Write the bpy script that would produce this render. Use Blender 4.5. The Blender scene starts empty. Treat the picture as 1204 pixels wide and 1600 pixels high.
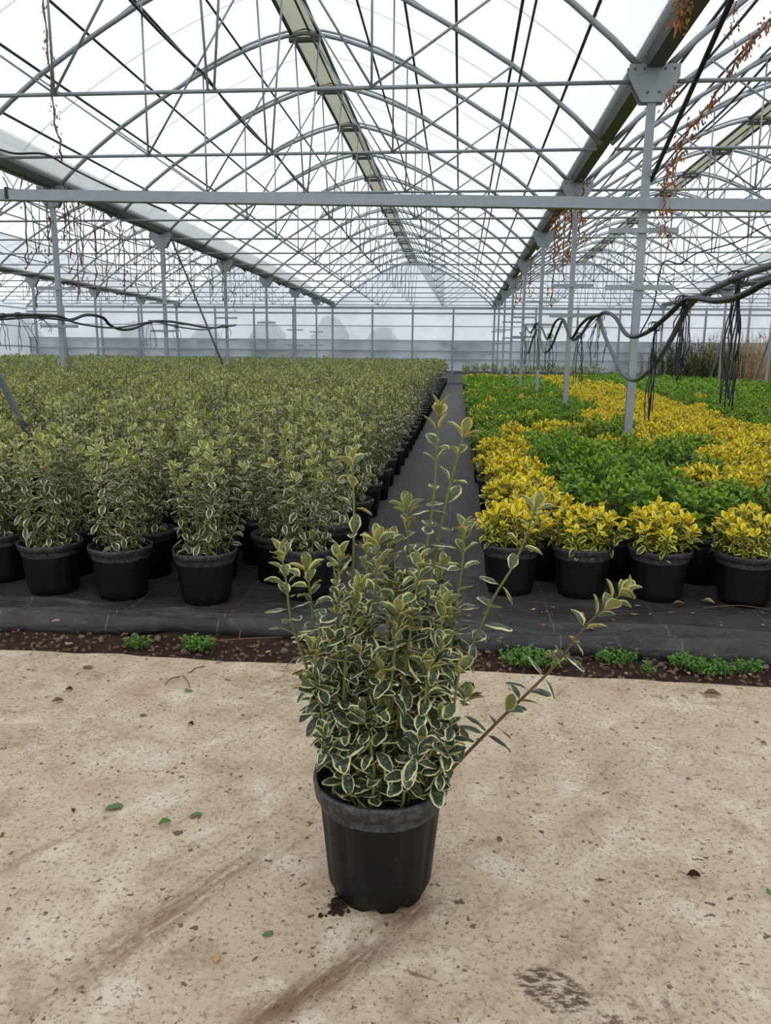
import bpy, math, random
import numpy as np
from mathutils import Matrix, Vector

# ------------------------------------------------------------------ camera, world, exposure
scene = bpy.context.scene
COL = scene.collection
F, CX, CY, H = 1200.0, 602.0, 800.0, 1.2
PITCH, YAW, ROLL = (math.radians(a) for a in (11.35, 5.3, 0.6))
_f = np.array([-math.sin(YAW) * math.cos(PITCH), math.cos(YAW) * math.cos(PITCH), -math.sin(PITCH)])
_r0 = np.array([math.cos(YAW), math.sin(YAW), 0.0])
_u0 = np.cross(_r0, _f)
_r = _r0 * math.cos(ROLL) + _u0 * math.sin(ROLL)
_u = _u0 * math.cos(ROLL) - _r0 * math.sin(ROLL)
EYE = np.array([0, 0, H])

cam_data = bpy.data.cameras.new('camera')
cam_data.sensor_fit = 'HORIZONTAL'
cam_data.sensor_width = 36.0
cam_data.lens = 36.0 * F / 1204.0
cam_data.clip_end = 500
cam = bpy.data.objects.new('camera', cam_data)
m = Matrix.Identity(4)
for i in range(3):
    m[i][0], m[i][1], m[i][2], m[i][3] = _r[i], _u[i], -_f[i], EYE[i]
cam.matrix_world = m
COL.objects.link(cam)
scene.camera = cam

world = bpy.data.worlds.new('overcast')
scene.world = world
world.use_nodes = True
bg = world.node_tree.nodes['Background']
bg.inputs['Color'].default_value = (0.875, 0.94, 1.0, 1)
bg.inputs['Strength'].default_value = 1.0

scene.view_settings.view_transform = 'Standard'
scene.view_settings.look = 'None'
scene.view_settings.gamma = 1.0
scene.view_settings.use_curve_mapping = False
scene.view_settings.exposure = 0.56


def proj(P):
    d = np.asarray(P, float) - EYE
    w = d @ _f
    return CX + F * (d @ _r) / w, CY - F * (d @ _u) / w, w


def ray(x, y):
    return _f + _r * (x - CX) / F - _u * (y - CY) / F


def on_z(x, y, z=0.0):
    d = ray(x, y)
    return EYE + d * ((z - H) / d[2])


def on_y(x, y, Y):
    d = ray(x, y)
    return EYE + d * (Y / d[1])


def on_x(x, y, X):
    d = ray(x, y)
    return EYE + d * (X / d[0])


# ------------------------------------------------------------------ materials
MATS = {}


class NT:
    def __init__(self, name):
        self.m = bpy.data.materials.new(name)
        self.m.use_nodes = True
        self.t = self.m.node_tree
        self.t.nodes.clear()
        self.out = self.n('ShaderNodeOutputMaterial')
        MATS[name] = self.m

    def n(self, typ, **kw):
        nd = self.t.nodes.new(typ)
        for k, v in kw.items():
            setattr(nd, k, v)
        return nd

    def l(self, a, b):
        self.t.links.new(a, b)

    def setin(self, sock, v):
        if hasattr(v, 'is_output') or hasattr(v, 'links'):
            self.l(v, sock)
        else:
            sock.default_value = v

    def math(self, op, a, b=0.0, c=None, clamp=False):
        nd = self.n('ShaderNodeMath', operation=op, use_clamp=clamp)
        self.setin(nd.inputs[0], a)
        self.setin(nd.inputs[1], b)
        if c is not None:
            self.setin(nd.inputs[2], c)
        return nd.outputs[0]

    def mix(self, fac, a, b, blend='MIX'):
        nd = self.n('ShaderNodeMix', data_type='RGBA', blend_type=blend)
        self.setin(nd.inputs[0], fac)
        self.setin(nd.inputs[6], a if hasattr(a, 'links') else (*a, 1))
        self.setin(nd.inputs[7], b if hasattr(b, 'links') else (*b, 1))
        return nd.outputs[2]

    def noise(self, scale, detail=4, rough=0.55, vec=None, dist=0.0):
        nd = self.n('ShaderNodeTexNoise')
        nd.inputs['Scale'].default_value = scale
        nd.inputs['Detail'].default_value = detail
        nd.inputs['Roughness'].default_value = rough
        nd.inputs['Distortion'].default_value = dist
        if vec is not None:
            self.l(vec, nd.inputs['Vector'])
        return nd.outputs[0]

    def step(self, v, lo, hi):
        nd = self.n('ShaderNodeMapRange', interpolation_type='SMOOTHSTEP')
        self.setin(nd.inputs[0], v)
        nd.inputs[1].default_value = lo
        nd.inputs[2].default_value = hi
        return nd.outputs[0]

    def pos(self):
        return self.n('ShaderNodeNewGeometry').outputs['Position']

    def mapping(self, vec, scale=(1, 1, 1), rot=(0, 0, 0), loc=(0, 0, 0)):
        nd = self.n('ShaderNodeMapping')
        self.l(vec, nd.inputs[0])
        nd.inputs['Scale'].default_value = scale
        nd.inputs['Rotation'].default_value = rot
        nd.inputs['Location'].default_value = loc
        return nd.outputs[0]

    def bsdf(self, color, rough=0.6, metal=0.0, spec=0.5, bump=None, bump_d=0.01, bump_s=0.5):
        p = self.n('ShaderNodeBsdfPrincipled')
        self.setin(p.inputs['Base Color'], color if hasattr(color, 'links') else (*color, 1))
        self.setin(p.inputs['Roughness'], rough)
        p.inputs['Metallic'].default_value = metal
        p.inputs['Specular IOR Level'].default_value = spec
        if bump is not None:
            b = self.n('ShaderNodeBump')
            b.inputs['Distance'].default_value = bump_d
            b.inputs['Strength'].default_value = bump_s
            self.l(bump, b.inputs['Height'])
            self.l(b.outputs[0], p.inputs['Normal'])
        return p.outputs[0]

    def done(self, sh):
        self.l(sh, self.out.inputs[0])
        return self.m


def srgb(r, g, b):
    return tuple(((c / 255 + 0.055) / 1.055) ** 2.4 if c > 10 else c / 255 / 12.92 for c in (r, g, b))


def simple(name, col, rough=0.6, metal=0.0, spec=0.4, var=0.15, scale=8):
    t = NT(name)
    n = t.noise(scale, 5, 0.6, t.pos())
    c = t.mix(n, tuple(x * (1 - var) for x in col), tuple(min(1, x * (1 + var)) for x in col))
    return t.done(t.bsdf(c, rough, metal, spec))


simple('galv', srgb(150, 158, 162), 0.42, 0.35, 0.5, 0.18, 12)
simple('galv_dark', srgb(86, 92, 92), 0.5, 0.3, 0.5, 0.2, 6)
simple('purlin', srgb(62, 66, 64), 0.55, 0.2, 0.4, 0.2, 6)
simple('gutter', srgb(78, 83, 78), 0.5, 0.25, 0.4, 0.25, 3)
simple('black_rubber', srgb(26, 27, 29), 0.45, 0.0, 0.5, 0.2, 20)
simple('grey_pipe', srgb(92, 96, 98), 0.5, 0.0, 0.4, 0.2, 20)
simple('bark', srgb(110, 116, 62), 0.6, 0.0, 0.3, 0.25, 60)
simple('bark_brown', srgb(106, 84, 58), 0.7, 0.0, 0.3, 0.3, 60)
simple('dry_vine', srgb(128, 98, 72), 0.8, 0.0, 0.2, 0.35, 30)
simple('dry_orange', srgb(172, 120, 84), 0.8, 0.0, 0.2, 0.3, 30)
simple('dry_leaf', srgb(122, 97, 78), 0.75, 0.0, 0.2, 0.4, 25)
simple('dry_leaf_pale', srgb(176, 150, 120), 0.75, 0.0, 0.2, 0.3, 25)
simple('dry_leaf_dark', srgb(60, 42, 32), 0.8, 0.0, 0.2, 0.4, 25)
simple('fallen_green', srgb(86, 112, 66), 0.5, 0.0, 0.4, 0.25, 60)
simple('leaf_ochre', srgb(190, 150, 80), 0.6, 0.0, 0.3, 0.2, 25)
simple('reed_dry', srgb(168, 138, 92), 0.8, 0.0, 0.2, 0.45, 1.5)
simple('reed_green', srgb(74, 84, 48), 0.8, 0.0, 0.2, 0.4, 2)
simple('stone', srgb(120, 106, 94), 0.85, 0.0, 0.2, 0.3, 40)
simple('weed', srgb(92, 132, 52), 0.55, 0.0, 0.3, 0.35, 30)
simple('hedge', srgb(70, 80, 74), 0.9, 0.0, 0.1, 0.4, 1.2)
simple('outside_ground', srgb(105, 105, 88), 0.95, 0.0, 0.1, 0.3, 0.5)
simple('knee_board', srgb(150, 152, 148), 0.8, 0.0, 0.2, 0.2, 1.0)

# leaves: UV.x across (0.5 = midrib), UV.y along; attribute young 0..1


def leaf_mat(name, c_in, c_in2, c_edge, c_edge_y, lo, hi, young_in, rough=0.42, trans=0.22, noise_amp=0.55):
    t = NT(name)
    uv = t.n('ShaderNodeUVMap').outputs[0]
    sp = t.n('ShaderNodeSeparateXYZ')
    t.l(uv, sp.inputs[0])
    geo = t.n('ShaderNodeNewGeometry')
    rnd = geo.outputs['Random Per Island']
    at = t.n('ShaderNodeAttribute', attribute_name='young')
    young = at.outputs['Fac']
    ae = t.math('ABSOLUTE', t.math('MULTIPLY_ADD', sp.outputs[0], 2.0, -1.0))
    tip = t.math('MULTIPLY_ADD', sp.outputs[1], 6.5, -5.55)
    e = t.math('MAXIMUM', ae, tip)
    nz = t.noise(55, 2, 0.5, geo.outputs['Position'])
    nz2 = t.noise(160, 2, 0.5, geo.outputs['Position'])
    e = t.math('ADD', e, t.math('MULTIPLY', t.math('SUBTRACT', nz, 0.5), noise_amp))
    e = t.math('ADD', e, t.math('MULTIPLY', t.math('SUBTRACT', rnd, 0.5), 0.22))
    e = t.math('ADD', e, t.math('MULTIPLY', young, young_in))
    k = t.step(e, lo, hi)
    cin = t.mix(t.step(t.math('ADD', nz2, t.math('MULTIPLY', t.math('SUBTRACT', nz, 0.5), 0.8)), 0.45, 0.75), c_in, c_in2)
    cin = t.mix(t.math('MULTIPLY', t.math('SUBTRACT', 1.0, t.step(ae, 0.0, 0.07)), 0.55), cin, c_in2)
    cin = t.mix(t.math('MULTIPLY', young, 0.55), cin, tuple(min(1, a * 2.2) for a in (c_in2[0], c_in2[1], c_in2[2] * 0.5)))
    ced = t.mix(young, c_edge, c_edge_y)
    c = t.mix(k, cin, ced)
    bri = t.math('MULTIPLY_ADD', rnd, 0.4, 0.8)
    mul = t.n('ShaderNodeVectorMath', operation='SCALE')
    t.l(c, mul.inputs[0])
    t.l(bri, mul.inputs['Scale'])
    # pale matt underside
    back = geo.outputs['Backfacing']
    c2 = t.mix(t.math('MULTIPLY', back, 0.5), mul.outputs[0], tuple(0.45 * a + 0.3 * b for a, b in zip(c_edge_y, c_in2)))
    p = t.bsdf(c2, t.math('MULTIPLY_ADD', back, 0.3, rough), 0, 0.45)
    tr = t.n('ShaderNodeBsdfTranslucent')
    t.l(c2, tr.inputs[0])
    mx = t.n('ShaderNodeMixShader')
    mx.inputs[0].default_value = trans
    t.l(p, mx.inputs[1])
    t.l(tr.outputs[0], mx.inputs[2])
    return t.done(mx.outputs[0])


leaf_mat('leaf_bravo', srgb(54, 72, 56), srgb(108, 124, 104), srgb(234, 226, 174), srgb(228, 214, 110), 0.58, 0.80, 0.08)
leaf_mat('leaf_lone', srgb(46, 62, 46), srgb(106, 120, 96), srgb(230, 222, 168), srgb(222, 208, 104), 0.67, 0.84, 0.05)
leaf_mat('leaf_yellow', srgb(58, 82, 22), srgb(104, 122, 36), srgb(234, 222, 100), srgb(252, 224, 48), 0.48, 0.76, 0.50, noise_amp=0.9)
leaf_mat('leaf_green', srgb(62, 98, 22), srgb(106, 144, 36), srgb(84, 118, 28), srgb(166, 192, 46), 0.72, 0.98, 0.25)


def film(name, trans, tint, tl=(0.96, 0.96, 0.96), dirt=0.0):
    t = NT(name)
    a = t.n('ShaderNodeBsdfTransparent')
    a.inputs[0].default_value = (*tint, 1)
    b = t.n('ShaderNodeBsdfTranslucent')
    n = t.noise(0.6, 5, 0.6, t.pos())
    c = t.mix(t.math('MULTIPLY', t.step(n, 0.35, 0.75), dirt), tl, tuple(x * 0.55 for x in tl))
    t.l(c, b.inputs[0])
    df = t.n('ShaderNodeBsdfDiffuse')
    t.l(c, df.inputs[0])
    md = t.n('ShaderNodeMixShader')
    md.inputs[0].default_value = 0.28
    t.l(b.outputs[0], md.inputs[1])
    t.l(df.outputs[0], md.inputs[2])
    mx = t.n('ShaderNodeMixShader')
    mx.inputs[0].default_value = 1 - trans
    t.l(a.outputs[0], mx.inputs[1])
    t.l(md.outputs[0], mx.inputs[2])
    return t.done(mx.outputs[0])


film('film_roof', 0.42, (1, 1, 1), (1.0, 1.0, 1.0), 0.15)
film('film_skirt', 0.12, (0.9, 0.92, 0.93), (0.76, 0.78, 0.79), 0.8)
film('film_wall', 0.15, (0.97, 0.98, 1), (0.92, 0.94, 0.96), 0.45)

t = NT('ridge')
d_ = t.n('ShaderNodeBsdfDiffuse')
d_.inputs[0].default_value = (*srgb(225, 222, 212), 1)
l_ = t.n('ShaderNodeBsdfTranslucent')
l_.inputs[0].default_value = (*srgb(226, 223, 211), 1)
x_ = t.n('ShaderNodeMixShader')
x_.inputs[0].default_value = 0.72
t.l(d_.outputs[0], x_.inputs[1])
t.l(l_.outputs[0], x_.inputs[2])
t.done(x_.outputs[0])

# concrete
t = NT('concrete')
pos = t.pos()
big = t.noise(1.7, 5, 0.6, pos)
mid = t.noise(7.0, 6, 0.65, pos, 0.4)
fine = t.noise(70, 4, 0.7, pos)
streak_v = t.mapping(t.mapping(pos, (1, 1, 1), (0, 0, math.radians(-55))), (1.1, 9.0, 1))
streak = t.noise(2.4, 5, 0.65, streak_v)
stf = t.noise(9, 5, 0.7, t.mapping(t.mapping(pos, (1, 1, 1), (0, 0, math.radians(-55))), (1, 7, 1), (0, 0, 0), (3, 1, 0)))
c = t.mix(t.step(big, 0.3, 0.7), srgb(194, 170, 141), srgb(207, 187, 160))
c = t.mix(t.math('MULTIPLY', t.step(mid, 0.5, 0.66), 0.75), c, srgb(222, 210, 190))
c = t.mix(t.math('MULTIPLY', t.step(mid, 0.48, 0.34), 0.6), c, srgb(164, 140, 116))
zone = t.step(t.noise(1.3, 3, 0.5, t.mapping(pos, (1, 1, 1), (0, 0, 0), (4.2, 0.3, 0))), 0.42, 0.58)
c = t.mix(t.math('MULTIPLY', t.math('MULTIPLY', t.step(streak, 0.50, 0.64), zone), 0.22), c, srgb(126, 98, 78))
c = t.mix(t.math('MULTIPLY', t.math('MULTIPLY', t.step(stf, 0.56, 0.68), zone), 0.22), c, srgb(105, 80, 66))
c = t.mix(t.math('MULTIPLY', t.step(stf, 0.40, 0.26), 0.3), c, srgb(226, 216, 200))
c = t.mix(t.math('MULTIPLY', t.step(fine, 0.52, 0.64), 0.75), c, srgb(150, 126, 106))
c = t.mix(t.math('MULTIPLY', t.step(fine, 0.44, 0.32), 0.45), c, srgb(222, 210, 190))


def specks(scale, size, keep, seedloc):
    v = t.n('ShaderNodeTexVoronoi')
    v.inputs['Scale'].default_value = scale
    wob = t.n('ShaderNodeVectorMath', operation='MULTIPLY_ADD')
    nn = t.n('ShaderNodeTexNoise')
    nn.inputs['Scale'].default_value = scale * 1.3
    nn.inputs['Detail'].default_value = 4
    t.l(pos, nn.inputs['Vector'])
    t.l(nn.outputs['Color'], wob.inputs[0])
    wob.inputs[1].default_value = (1.6 / scale,) * 3
    t.l(t.mapping(pos, (1, 1, 1), (0, 0, 0.4), seedloc), wob.inputs[2])
    t.l(wob.outputs[0], v.inputs['Vector'])
    cs = t.n('ShaderNodeSeparateXYZ')
    t.l(v.outputs['Color'], cs.inputs[0])
    on = t.math('LESS_THAN', cs.outputs[0], keep)
    sz = t.math('MULTIPLY', cs.outputs[1], size)
    d = t.math('LESS_THAN', v.outputs['Distance'], sz)
    return t.math('MULTIPLY', on, d)


pink = t.step(t.noise(2.6, 5, 0.65, t.mapping(pos, (1, 1, 1), (0, 0, 0), (9, 3, 0))), 0.50, 0.70)
c = t.mix(t.math('MULTIPLY', pink, 0.4), c, srgb(184, 150, 130))
c = t.mix(t.math('MULTIPLY', specks(26, 0.28, 0.11, (0, 0, 0)), 0.8), c, srgb(66, 48, 38))
c = t.mix(t.math('MULTIPLY', specks(60, 0.38, 0.22, (5, 2, 0)), 0.8), c, srgb(84, 64, 52))
c = t.mix(t.math('MULTIPLY', specks(120, 0.42, 0.36, (1, 7, 0)), 0.6), c, srgb(104, 82, 66))
# trodden mud prints, at their own places
spx = t.n('ShaderNodeSeparateXYZ')
t.l(pos, spx.inputs[0])


def blob(px, py, rx, ry, ang, sharp, src, lo, hi, amt, col, c):
    p = on_z(px, py)
    ca, sa = math.cos(ang), math.sin(ang)
    dx = t.math('SUBTRACT', spx.outputs[0], float(p[0]))
    dy = t.math('SUBTRACT', spx.outputs[1], float(p[1]))
    a = t.math('ADD', t.math('MULTIPLY', dx, ca / rx), t.math('MULTIPLY', dy, sa / rx))
    b = t.math('ADD', t.math('MULTIPLY', dx, -sa / ry), t.math('MULTIPLY', dy, ca / ry))
    r = t.math('SQRT', t.math('ADD', t.math('MULTIPLY', a, a), t.math('MULTIPLY', b, b)))
    msk = t.step(r, 1.0, sharp)
    msk = t.math('MULTIPLY', msk, t.step(src, lo, hi))
    return t.mix(t.math('MULTIPLY', msk, amt), c, col)


tread = t.noise(34, 4, 0.7, t.mapping(pos, (1, 2.6, 1), (0, 0, math.radians(20))))
mud = t.noise(24, 5, 0.75, pos)
c = blob(862, 1545, 0.085, 0.055, -0.5, 0.75, tread, 0.42, 0.56, 0.85, srgb(72, 54, 44), c)
c = blob(1010, 1565, 0.20, 0.03, 0.0, 0.2, mud, 0.5, 0.62, 0.7, srgb(92, 70, 58), c)
c = blob(640, 1520, 0.06, 0.007, -0.25, 0.5, mud, 0.4, 0.55, 0.7, srgb(92, 70, 58), c)
c = blob(950, 1600, 0.12, 0.04, 0.2, 0.3, mud, 0.48, 0.6, 0.7, srgb(96, 72, 58), c)
c = blob(530, 1415, 0.05, 0.035, 0.5, 0.3, mud, 0.42, 0.55, 0.9, srgb(52, 38, 30), c)
c = blob(640, 1420, 0.20, 0.06, 0.3, 0.2, mud, 0.36, 0.6, 0.5, srgb(120, 94, 76), c)
c = blob(440, 1065, 0.12, 0.3, 0.2, 0.2, mud, 0.46, 0.62, 0.6, srgb(110, 80, 66), c)
c = blob(1080, 1090, 0.25, 0.08, 0.0, 0.2, mud, 0.5, 0.62, 0.75, srgb(92, 70, 56), c)
c = blob(130, 1150, 0.3, 0.2, 0.0, 0.2, mud, 0.46, 0.65, 0.45, srgb(140, 106, 86), c)
c = blob(290, 1410, 0.42, 0.075, 1.01, 0.15, stf, 0.34, 0.58, 0.7, srgb(128, 98, 76), c)
c = blob(180, 1500, 0.25, 0.06, 1.01, 0.15, mud, 0.38, 0.60, 0.5, srgb(128, 98, 76), c)
c = blob(530, 1520, 0.30, 0.06, 0.80, 0.15, stf, 0.30, 0.55, 0.75, srgb(112, 84, 68), c)
c = blob(640, 1425, 0.10, 0.05, 0.8, 0.2, stf, 0.30, 0.55, 0.7, srgb(112, 84, 68), c)
c = blob(60, 1330, 0.30, 0.03, 1.01, 0.15, stf, 0.36, 0.60, 0.55, srgb(140, 110, 88), c)
c = blob(420, 1585, 0.25, 0.04, 0.85, 0.15, stf, 0.34, 0.56, 0.65, srgb(112, 84, 68), c)
c = blob(980, 1590, 0.16, 0.03, 0.1, 0.15, mud, 0.46, 0.6, 0.7, srgb(100, 76, 62), c)
crumb = t.noise(110, 3, 0.7, pos)
for (bx, by, rx_, ry_) in ((180, 1110, .22, .10), (330, 1150, .20, .08), (90, 1170, .2, .1), (900, 1150, .3, .12), (760, 1330, .25, .1), (1000, 1400, .3, .1), (300, 1330, .2, .08), (620, 1560, .2, .05), (1120, 1560, .2, .05), (140, 1560, .2, .06)):
    c = blob(bx, by, rx_, ry_, 0.15, 0.1, crumb, 0.56, 0.66, 0.7, srgb(108, 84, 70), c)
hgt = t.math('ADD', t.math('MULTIPLY', mid, 0.6), t.math('MULTIPLY', fine, 0.5))
t.done(t.bsdf(c, 0.85, 0, 0.25, hgt, 0.008, 0.9))

# soil
t = NT('soil')
pos = t.pos()
n1 = t.noise(14, 6, 0.7, pos)
n2 = t.noise(90, 4, 0.7, pos)
c = t.mix(n1, srgb(42, 31, 26), srgb(78, 60, 50))
c = t.mix(t.math('MULTIPLY', t.step(n2, 0.62, 0.75), 0.6), c, srgb(120, 98, 82))
t.done(t.bsdf(c, 0.95, 0, 0.15, n2, 0.01, 1.0))

# woven ground cloth
t = NT('ground_cloth')
pos = t.pos()
n1 = t.noise(3.0, 6, 0.65, pos)
n2 = t.noise(60, 4, 0.7, pos)
w = t.n('ShaderNodeTexWave', wave_type='BANDS', bands_direction='X')
w.inputs['Scale'].default_value = 90
t.l(pos, w.inputs[0])
c = t.mix(t.step(n1, 0.3, 0.75), srgb(60, 56, 56), srgb(98, 93, 94))
c = t.mix(t.math('MULTIPLY', t.step(n2, 0.6, 0.8), 0.5), c, srgb(120, 108, 100))
sx = t.n('ShaderNodeSeparateXYZ')
t.l(pos, sx.inputs[0])
fr = t.math('ABSOLUTE', t.math('SUBTRACT', t.math('FRACT', t.math('MULTIPLY_ADD', sx.outputs[0], 2.0, 0.585)), 0.5))
line = t.math('LESS_THAN', fr, 0.0035)
c = t.mix(t.math('MULTIPLY', line, 0.6), c, srgb(170, 168, 170))
dirt = t.step(t.noise(5, 6, 0.75, pos), 0.5, 0.66)
c = t.mix(t.math('MULTIPLY', dirt, 0.6), c, srgb(78, 60, 50))
dust_sheen = t.step(t.noise(9, 6, 0.75, t.mapping(pos, (1, 3, 1), (0, 0, 0.1), (2, 5, 0))), 0.54, 0.7)  # pale streaks: dust, plus sheen of the folds painted into the colour
c = t.mix(t.math('MULTIPLY', dust_sheen, 0.4), c, srgb(140, 134, 134))
crease = t.noise(6, 5, 0.6, t.mapping(pos, (1, 4.5, 1)), 1.2)
t.done(t.bsdf(c, t.math('MULTIPLY_ADD', n1, 0.3, 0.26), 0, 0.55, t.math('ADD', t.math('MULTIPLY', crease, 9.0), t.math('ADD', w.outputs[1], n2)), 0.003, 0.9))

# black pot plastic, dusty
t = NT('pot_plastic')
pos = t.pos()
n1 = t.noise(45, 6, 0.7, pos)
n2 = t.noise(8, 4, 0.6, pos)
c = t.mix(t.math('MULTIPLY', t.step(n1, 0.55, 0.8), 0.35), srgb(14, 14, 16), srgb(70, 69, 68))
t.done(t.bsdf(c, t.math('MULTIPLY_ADD', n2, 0.3, 0.3), 0, 0.32, n1, 0.001, 0.4))
t = NT('pot_rim')
pos = t.pos()
n1 = t.noise(60, 6, 0.75, pos)
c = t.mix(t.step(n1, 0.38, 0.75), srgb(30, 31, 34), srgb(92, 92, 95))
t.done(t.bsdf(c, 0.5, 0, 0.5, n1, 0.002, 0.5))


# ------------------------------------------------------------------ mesh helpers
class MB:
    """collects geometry, builds ONE mesh object"""

    def __init__(self):
        self.V, self.F, self.n = [], [], 0

    def add(self, v, f):
        v = np.asarray(v, float).reshape(-1, 3)
        self.V.append(v)
        self.F += [tuple(i + self.n for i in q) for q in f]
        self.n += len(v)

    def box(self, lo, hi):
        x0, y0, z0 = lo
        x1, y1, z1 = hi
        v = [(x0, y0, z0), (x1, y0, z0), (x1, y1, z0), (x0, y1, z0), (x0, y0, z1), (x1, y0, z1), (x1, y1, z1), (x0, y1, z1)]
        self.add(v, [(0, 3, 2, 1), (4, 5, 6, 7), (0, 1, 5, 4), (1, 2, 6, 5), (2, 3, 7, 6), (3, 0, 4, 7)])

    def tube(self, pts, r, n=6, cap=True):
        P = np.asarray(pts, float)
        k = len(P)
        R = np.full(k, r) if np.isscalar(r) else np.asarray(r, float)
        T = np.gradient(P, axis=0)
        T /= np.linalg.norm(T, axis=1)[:, None] + 1e-12
        ref = np.array([0, 0, 1.0]) if abs(T[:, 2]).mean() < 0.8 else np.array([1.0, 0, 0])
        A = np.cross(T, ref)
        A /= np.linalg.norm(A, axis=1)[:, None] + 1e-12
        B = np.cross(T, A)
        th = np.arange(n) * 2 * math.pi / n
        v = P[:, None] + R[:, None, None] * (np.cos(th)[None, :, None] * A[:, None] + np.sin(th)[None, :, None] * B[:, None])
        f = [(i * n + j, i * n + (j + 1) % n, (i + 1) * n + (j + 1) % n, (i + 1) * n + j) for i in range(k - 1) for j in range(n)]
        if cap:
            f += [tuple(range(n - 1, -1, -1)), tuple((k - 1) * n + j for j in range(n))]
        self.add(v, f)

    def beam(self, a, b, w, h=None, up=(0, 0, 1)):
        h = w if h is None else h
        a, b, up = np.asarray(a, float), np.asarray(b, float), np.asarray(up, float)
        d = (b - a) / np.linalg.norm(b - a)
        s = np.cross(d, up)
        s /= np.linalg.norm(s)
        u = np.cross(s, d)
        v = [p + s * sx * w / 2 + u * sz * h / 2 for p in (a, b) for sx, sz in ((-1, -1), (1, -1), (1, 1), (-1, 1))]
        self.add(v, [(0, 3, 2, 1), (4, 5, 6, 7), (0, 1, 5, 4), (1, 2, 6, 5), (2, 3, 7, 6), (3, 0, 4, 7)])

    def mesh(self, name, mat, smooth=False):
        me = bpy.data.meshes.new(name)
        me.from_pydata(np.concatenate(self.V).tolist(), [], self.F)
        me.materials.append(MATS[mat])
        if smooth:
            me.polygons.foreach_set('use_smooth', [True] * len(me.polygons))
        me.update()
        return me

    def build(self, name, mat, parent=None, smooth=False, loc=None):
        return link(name, self.mesh(name, mat, smooth), parent, loc)


def link(name, data, parent=None, loc=None):
    o = bpy.data.objects.new(name, data)
    COL.objects.link(o)
    if parent is not None:
        o.parent = parent
    if loc is not None:
        o.location = loc
    return o


def tag(o, label, cat, group=None):
    o['label'] = label
    o['category'] = cat
    if group:
        o['group'] = group
    return o


def structure(o):
    o['kind'] = 'structure'
    return o


def thing(name, loc, label, cat, group=None, rz=0.0):
    o = link(name, None, None, loc)
    o.empty_display_size = 0.05
    o.rotation_euler[2] = rz
    return tag(o, label, cat, group)


def grid(mb, nx, ny, fn):
    v = [fn(i / nx, j / ny) for j in range(ny + 1) for i in range(nx + 1)]
    f = [(j * (nx + 1) + i, j * (nx + 1) + i + 1, (j + 1) * (nx + 1) + i + 1, (j + 1) * (nx + 1) + i) for j in range(ny) for i in range(nx)]
    mb.add(v, f)


ORD = ['first', 'second', 'third', 'fourth', 'fifth', 'sixth', 'seventh', 'eighth', 'ninth', 'tenth', 'eleventh', 'twelfth', 'thirteenth', 'fourteenth', 'fifteenth',
       'sixteenth', 'seventeenth', 'eighteenth', 'nineteenth', 'twentieth']
ORD += ['twenty-' + o for o in ORD[:9]] + ['thirtieth'] + ['thirty-' + o for o in ORD[:9]] + ['fortieth'] + ['forty-' + o for o in ORD[:9]]
rng = np.random.default_rng(7)
random.seed(7)


def vnoise(x, y, s=0):
    return (math.sin(x * 1.7 + s) * math.cos(y * 2.3 - s * 1.3) + math.sin(x * 4.1 - y * 3.7 + s * 2) * 0.5 + math.sin(x * 9.3 + y * 7.1 + s * 3) * 0.25) / 1.75


# ------------------------------------------------------------------ the ground
SLAB_Y = 2.84
m_ = MB()
NX = 200


def slab_edge(x):
    return SLAB_Y + 0.016 * vnoise(x * 2.2, 0.3, 1) + 0.008 * vnoise(x * 11, 1.3, 2)


grid(m_, NX, 24, lambda u, v: (-9 + 18 * u, (-8 if v == 0 else -8 + (slab_edge(-9 + 18 * u) + 8) * v), 0.0))
grid(m_, NX, 1, lambda u, v: (-9 + 18 * u, slab_edge(-9 + 18 * u), -0.09 * v))
structure(m_.build('floor', 'concrete'))

m_ = MB()
grid(m_, 160, 10, lambda u, v: (-9 + 18 * u, 2.78 + 0.72 * v, -0.03 + 0.016 * vnoise(u * 60, v * 6, 4) + 0.008 * vnoise(u * 190, v * 19, 9)))
structure(m_.build('soil_strip', 'soil', smooth=True))

m_ = MB()
m_.box((-60, -30, -0.5), (60, 90, -0.12))
structure(m_.build('outside_ground', 'outside_ground'))


def cloth_edge(x):
    if x < -0.1:
        return 3.135 + 0.05 * vnoise(x * 1.3, 2, 1) + 0.02 * vnoise(x * 5, 1, 3) + 0.03 / (1 + math.exp(-(x + 1) * 12))
    return 3.12 + 0.035 * vnoise(x * 1.5, 2, 5) + 0.02 * vnoise(x * 6, 1, 3)


def cloth_z(x, y):
    e = y - cloth_edge(x)
    n1, n2, n3 = vnoise(x * 0.9, 0.4, 2), vnoise(x * 1.3, 2.1, 5), vnoise(x * 1.1, 3.7, 9)
    g = lambda c, wd: math.exp(-((e - c) / wd) ** 2)
    z = 0.010 + 0.055 * (0.75 + 0.25 * n3) * g(0.035 + 0.02 * n1, 0.024)
    z += 0.050 * (0.6 + 0.4 * n1) * g(0.125 + 0.035 * n2, 0.017 + 0.005 * n3)
    z += 0.040 * max(0, 0.4 + 0.9 * n2) * g(0.21 + 0.05 * n3 + 0.06 * n1, 0.014)
    z += 0.026 * max(0, 0.2 + 0.9 * n3) * g(0.29 + 0.05 * n1, 0.014)
    w = max(0.0, 1 - e / 0.5)
    z += 0.009 * w * vnoise(x * 3.1, y * 17, 8) + 0.004 * w * vnoise(x * 13, y * 29, 1)
    z += 0.003 * vnoise(x * 5, y * 4, 3)
    return z


m_ = MB()
CX0, CX1, CNX = -6.0, 6.0, 260


def cl(u, v):
    x = CX0 + (CX1 - CX0) * u
    e0 = cloth_edge(x)
    y = e0 + (v ** 1.7) * (5.4 - e0)
    return (x, y, cloth_z(x, y))


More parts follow.
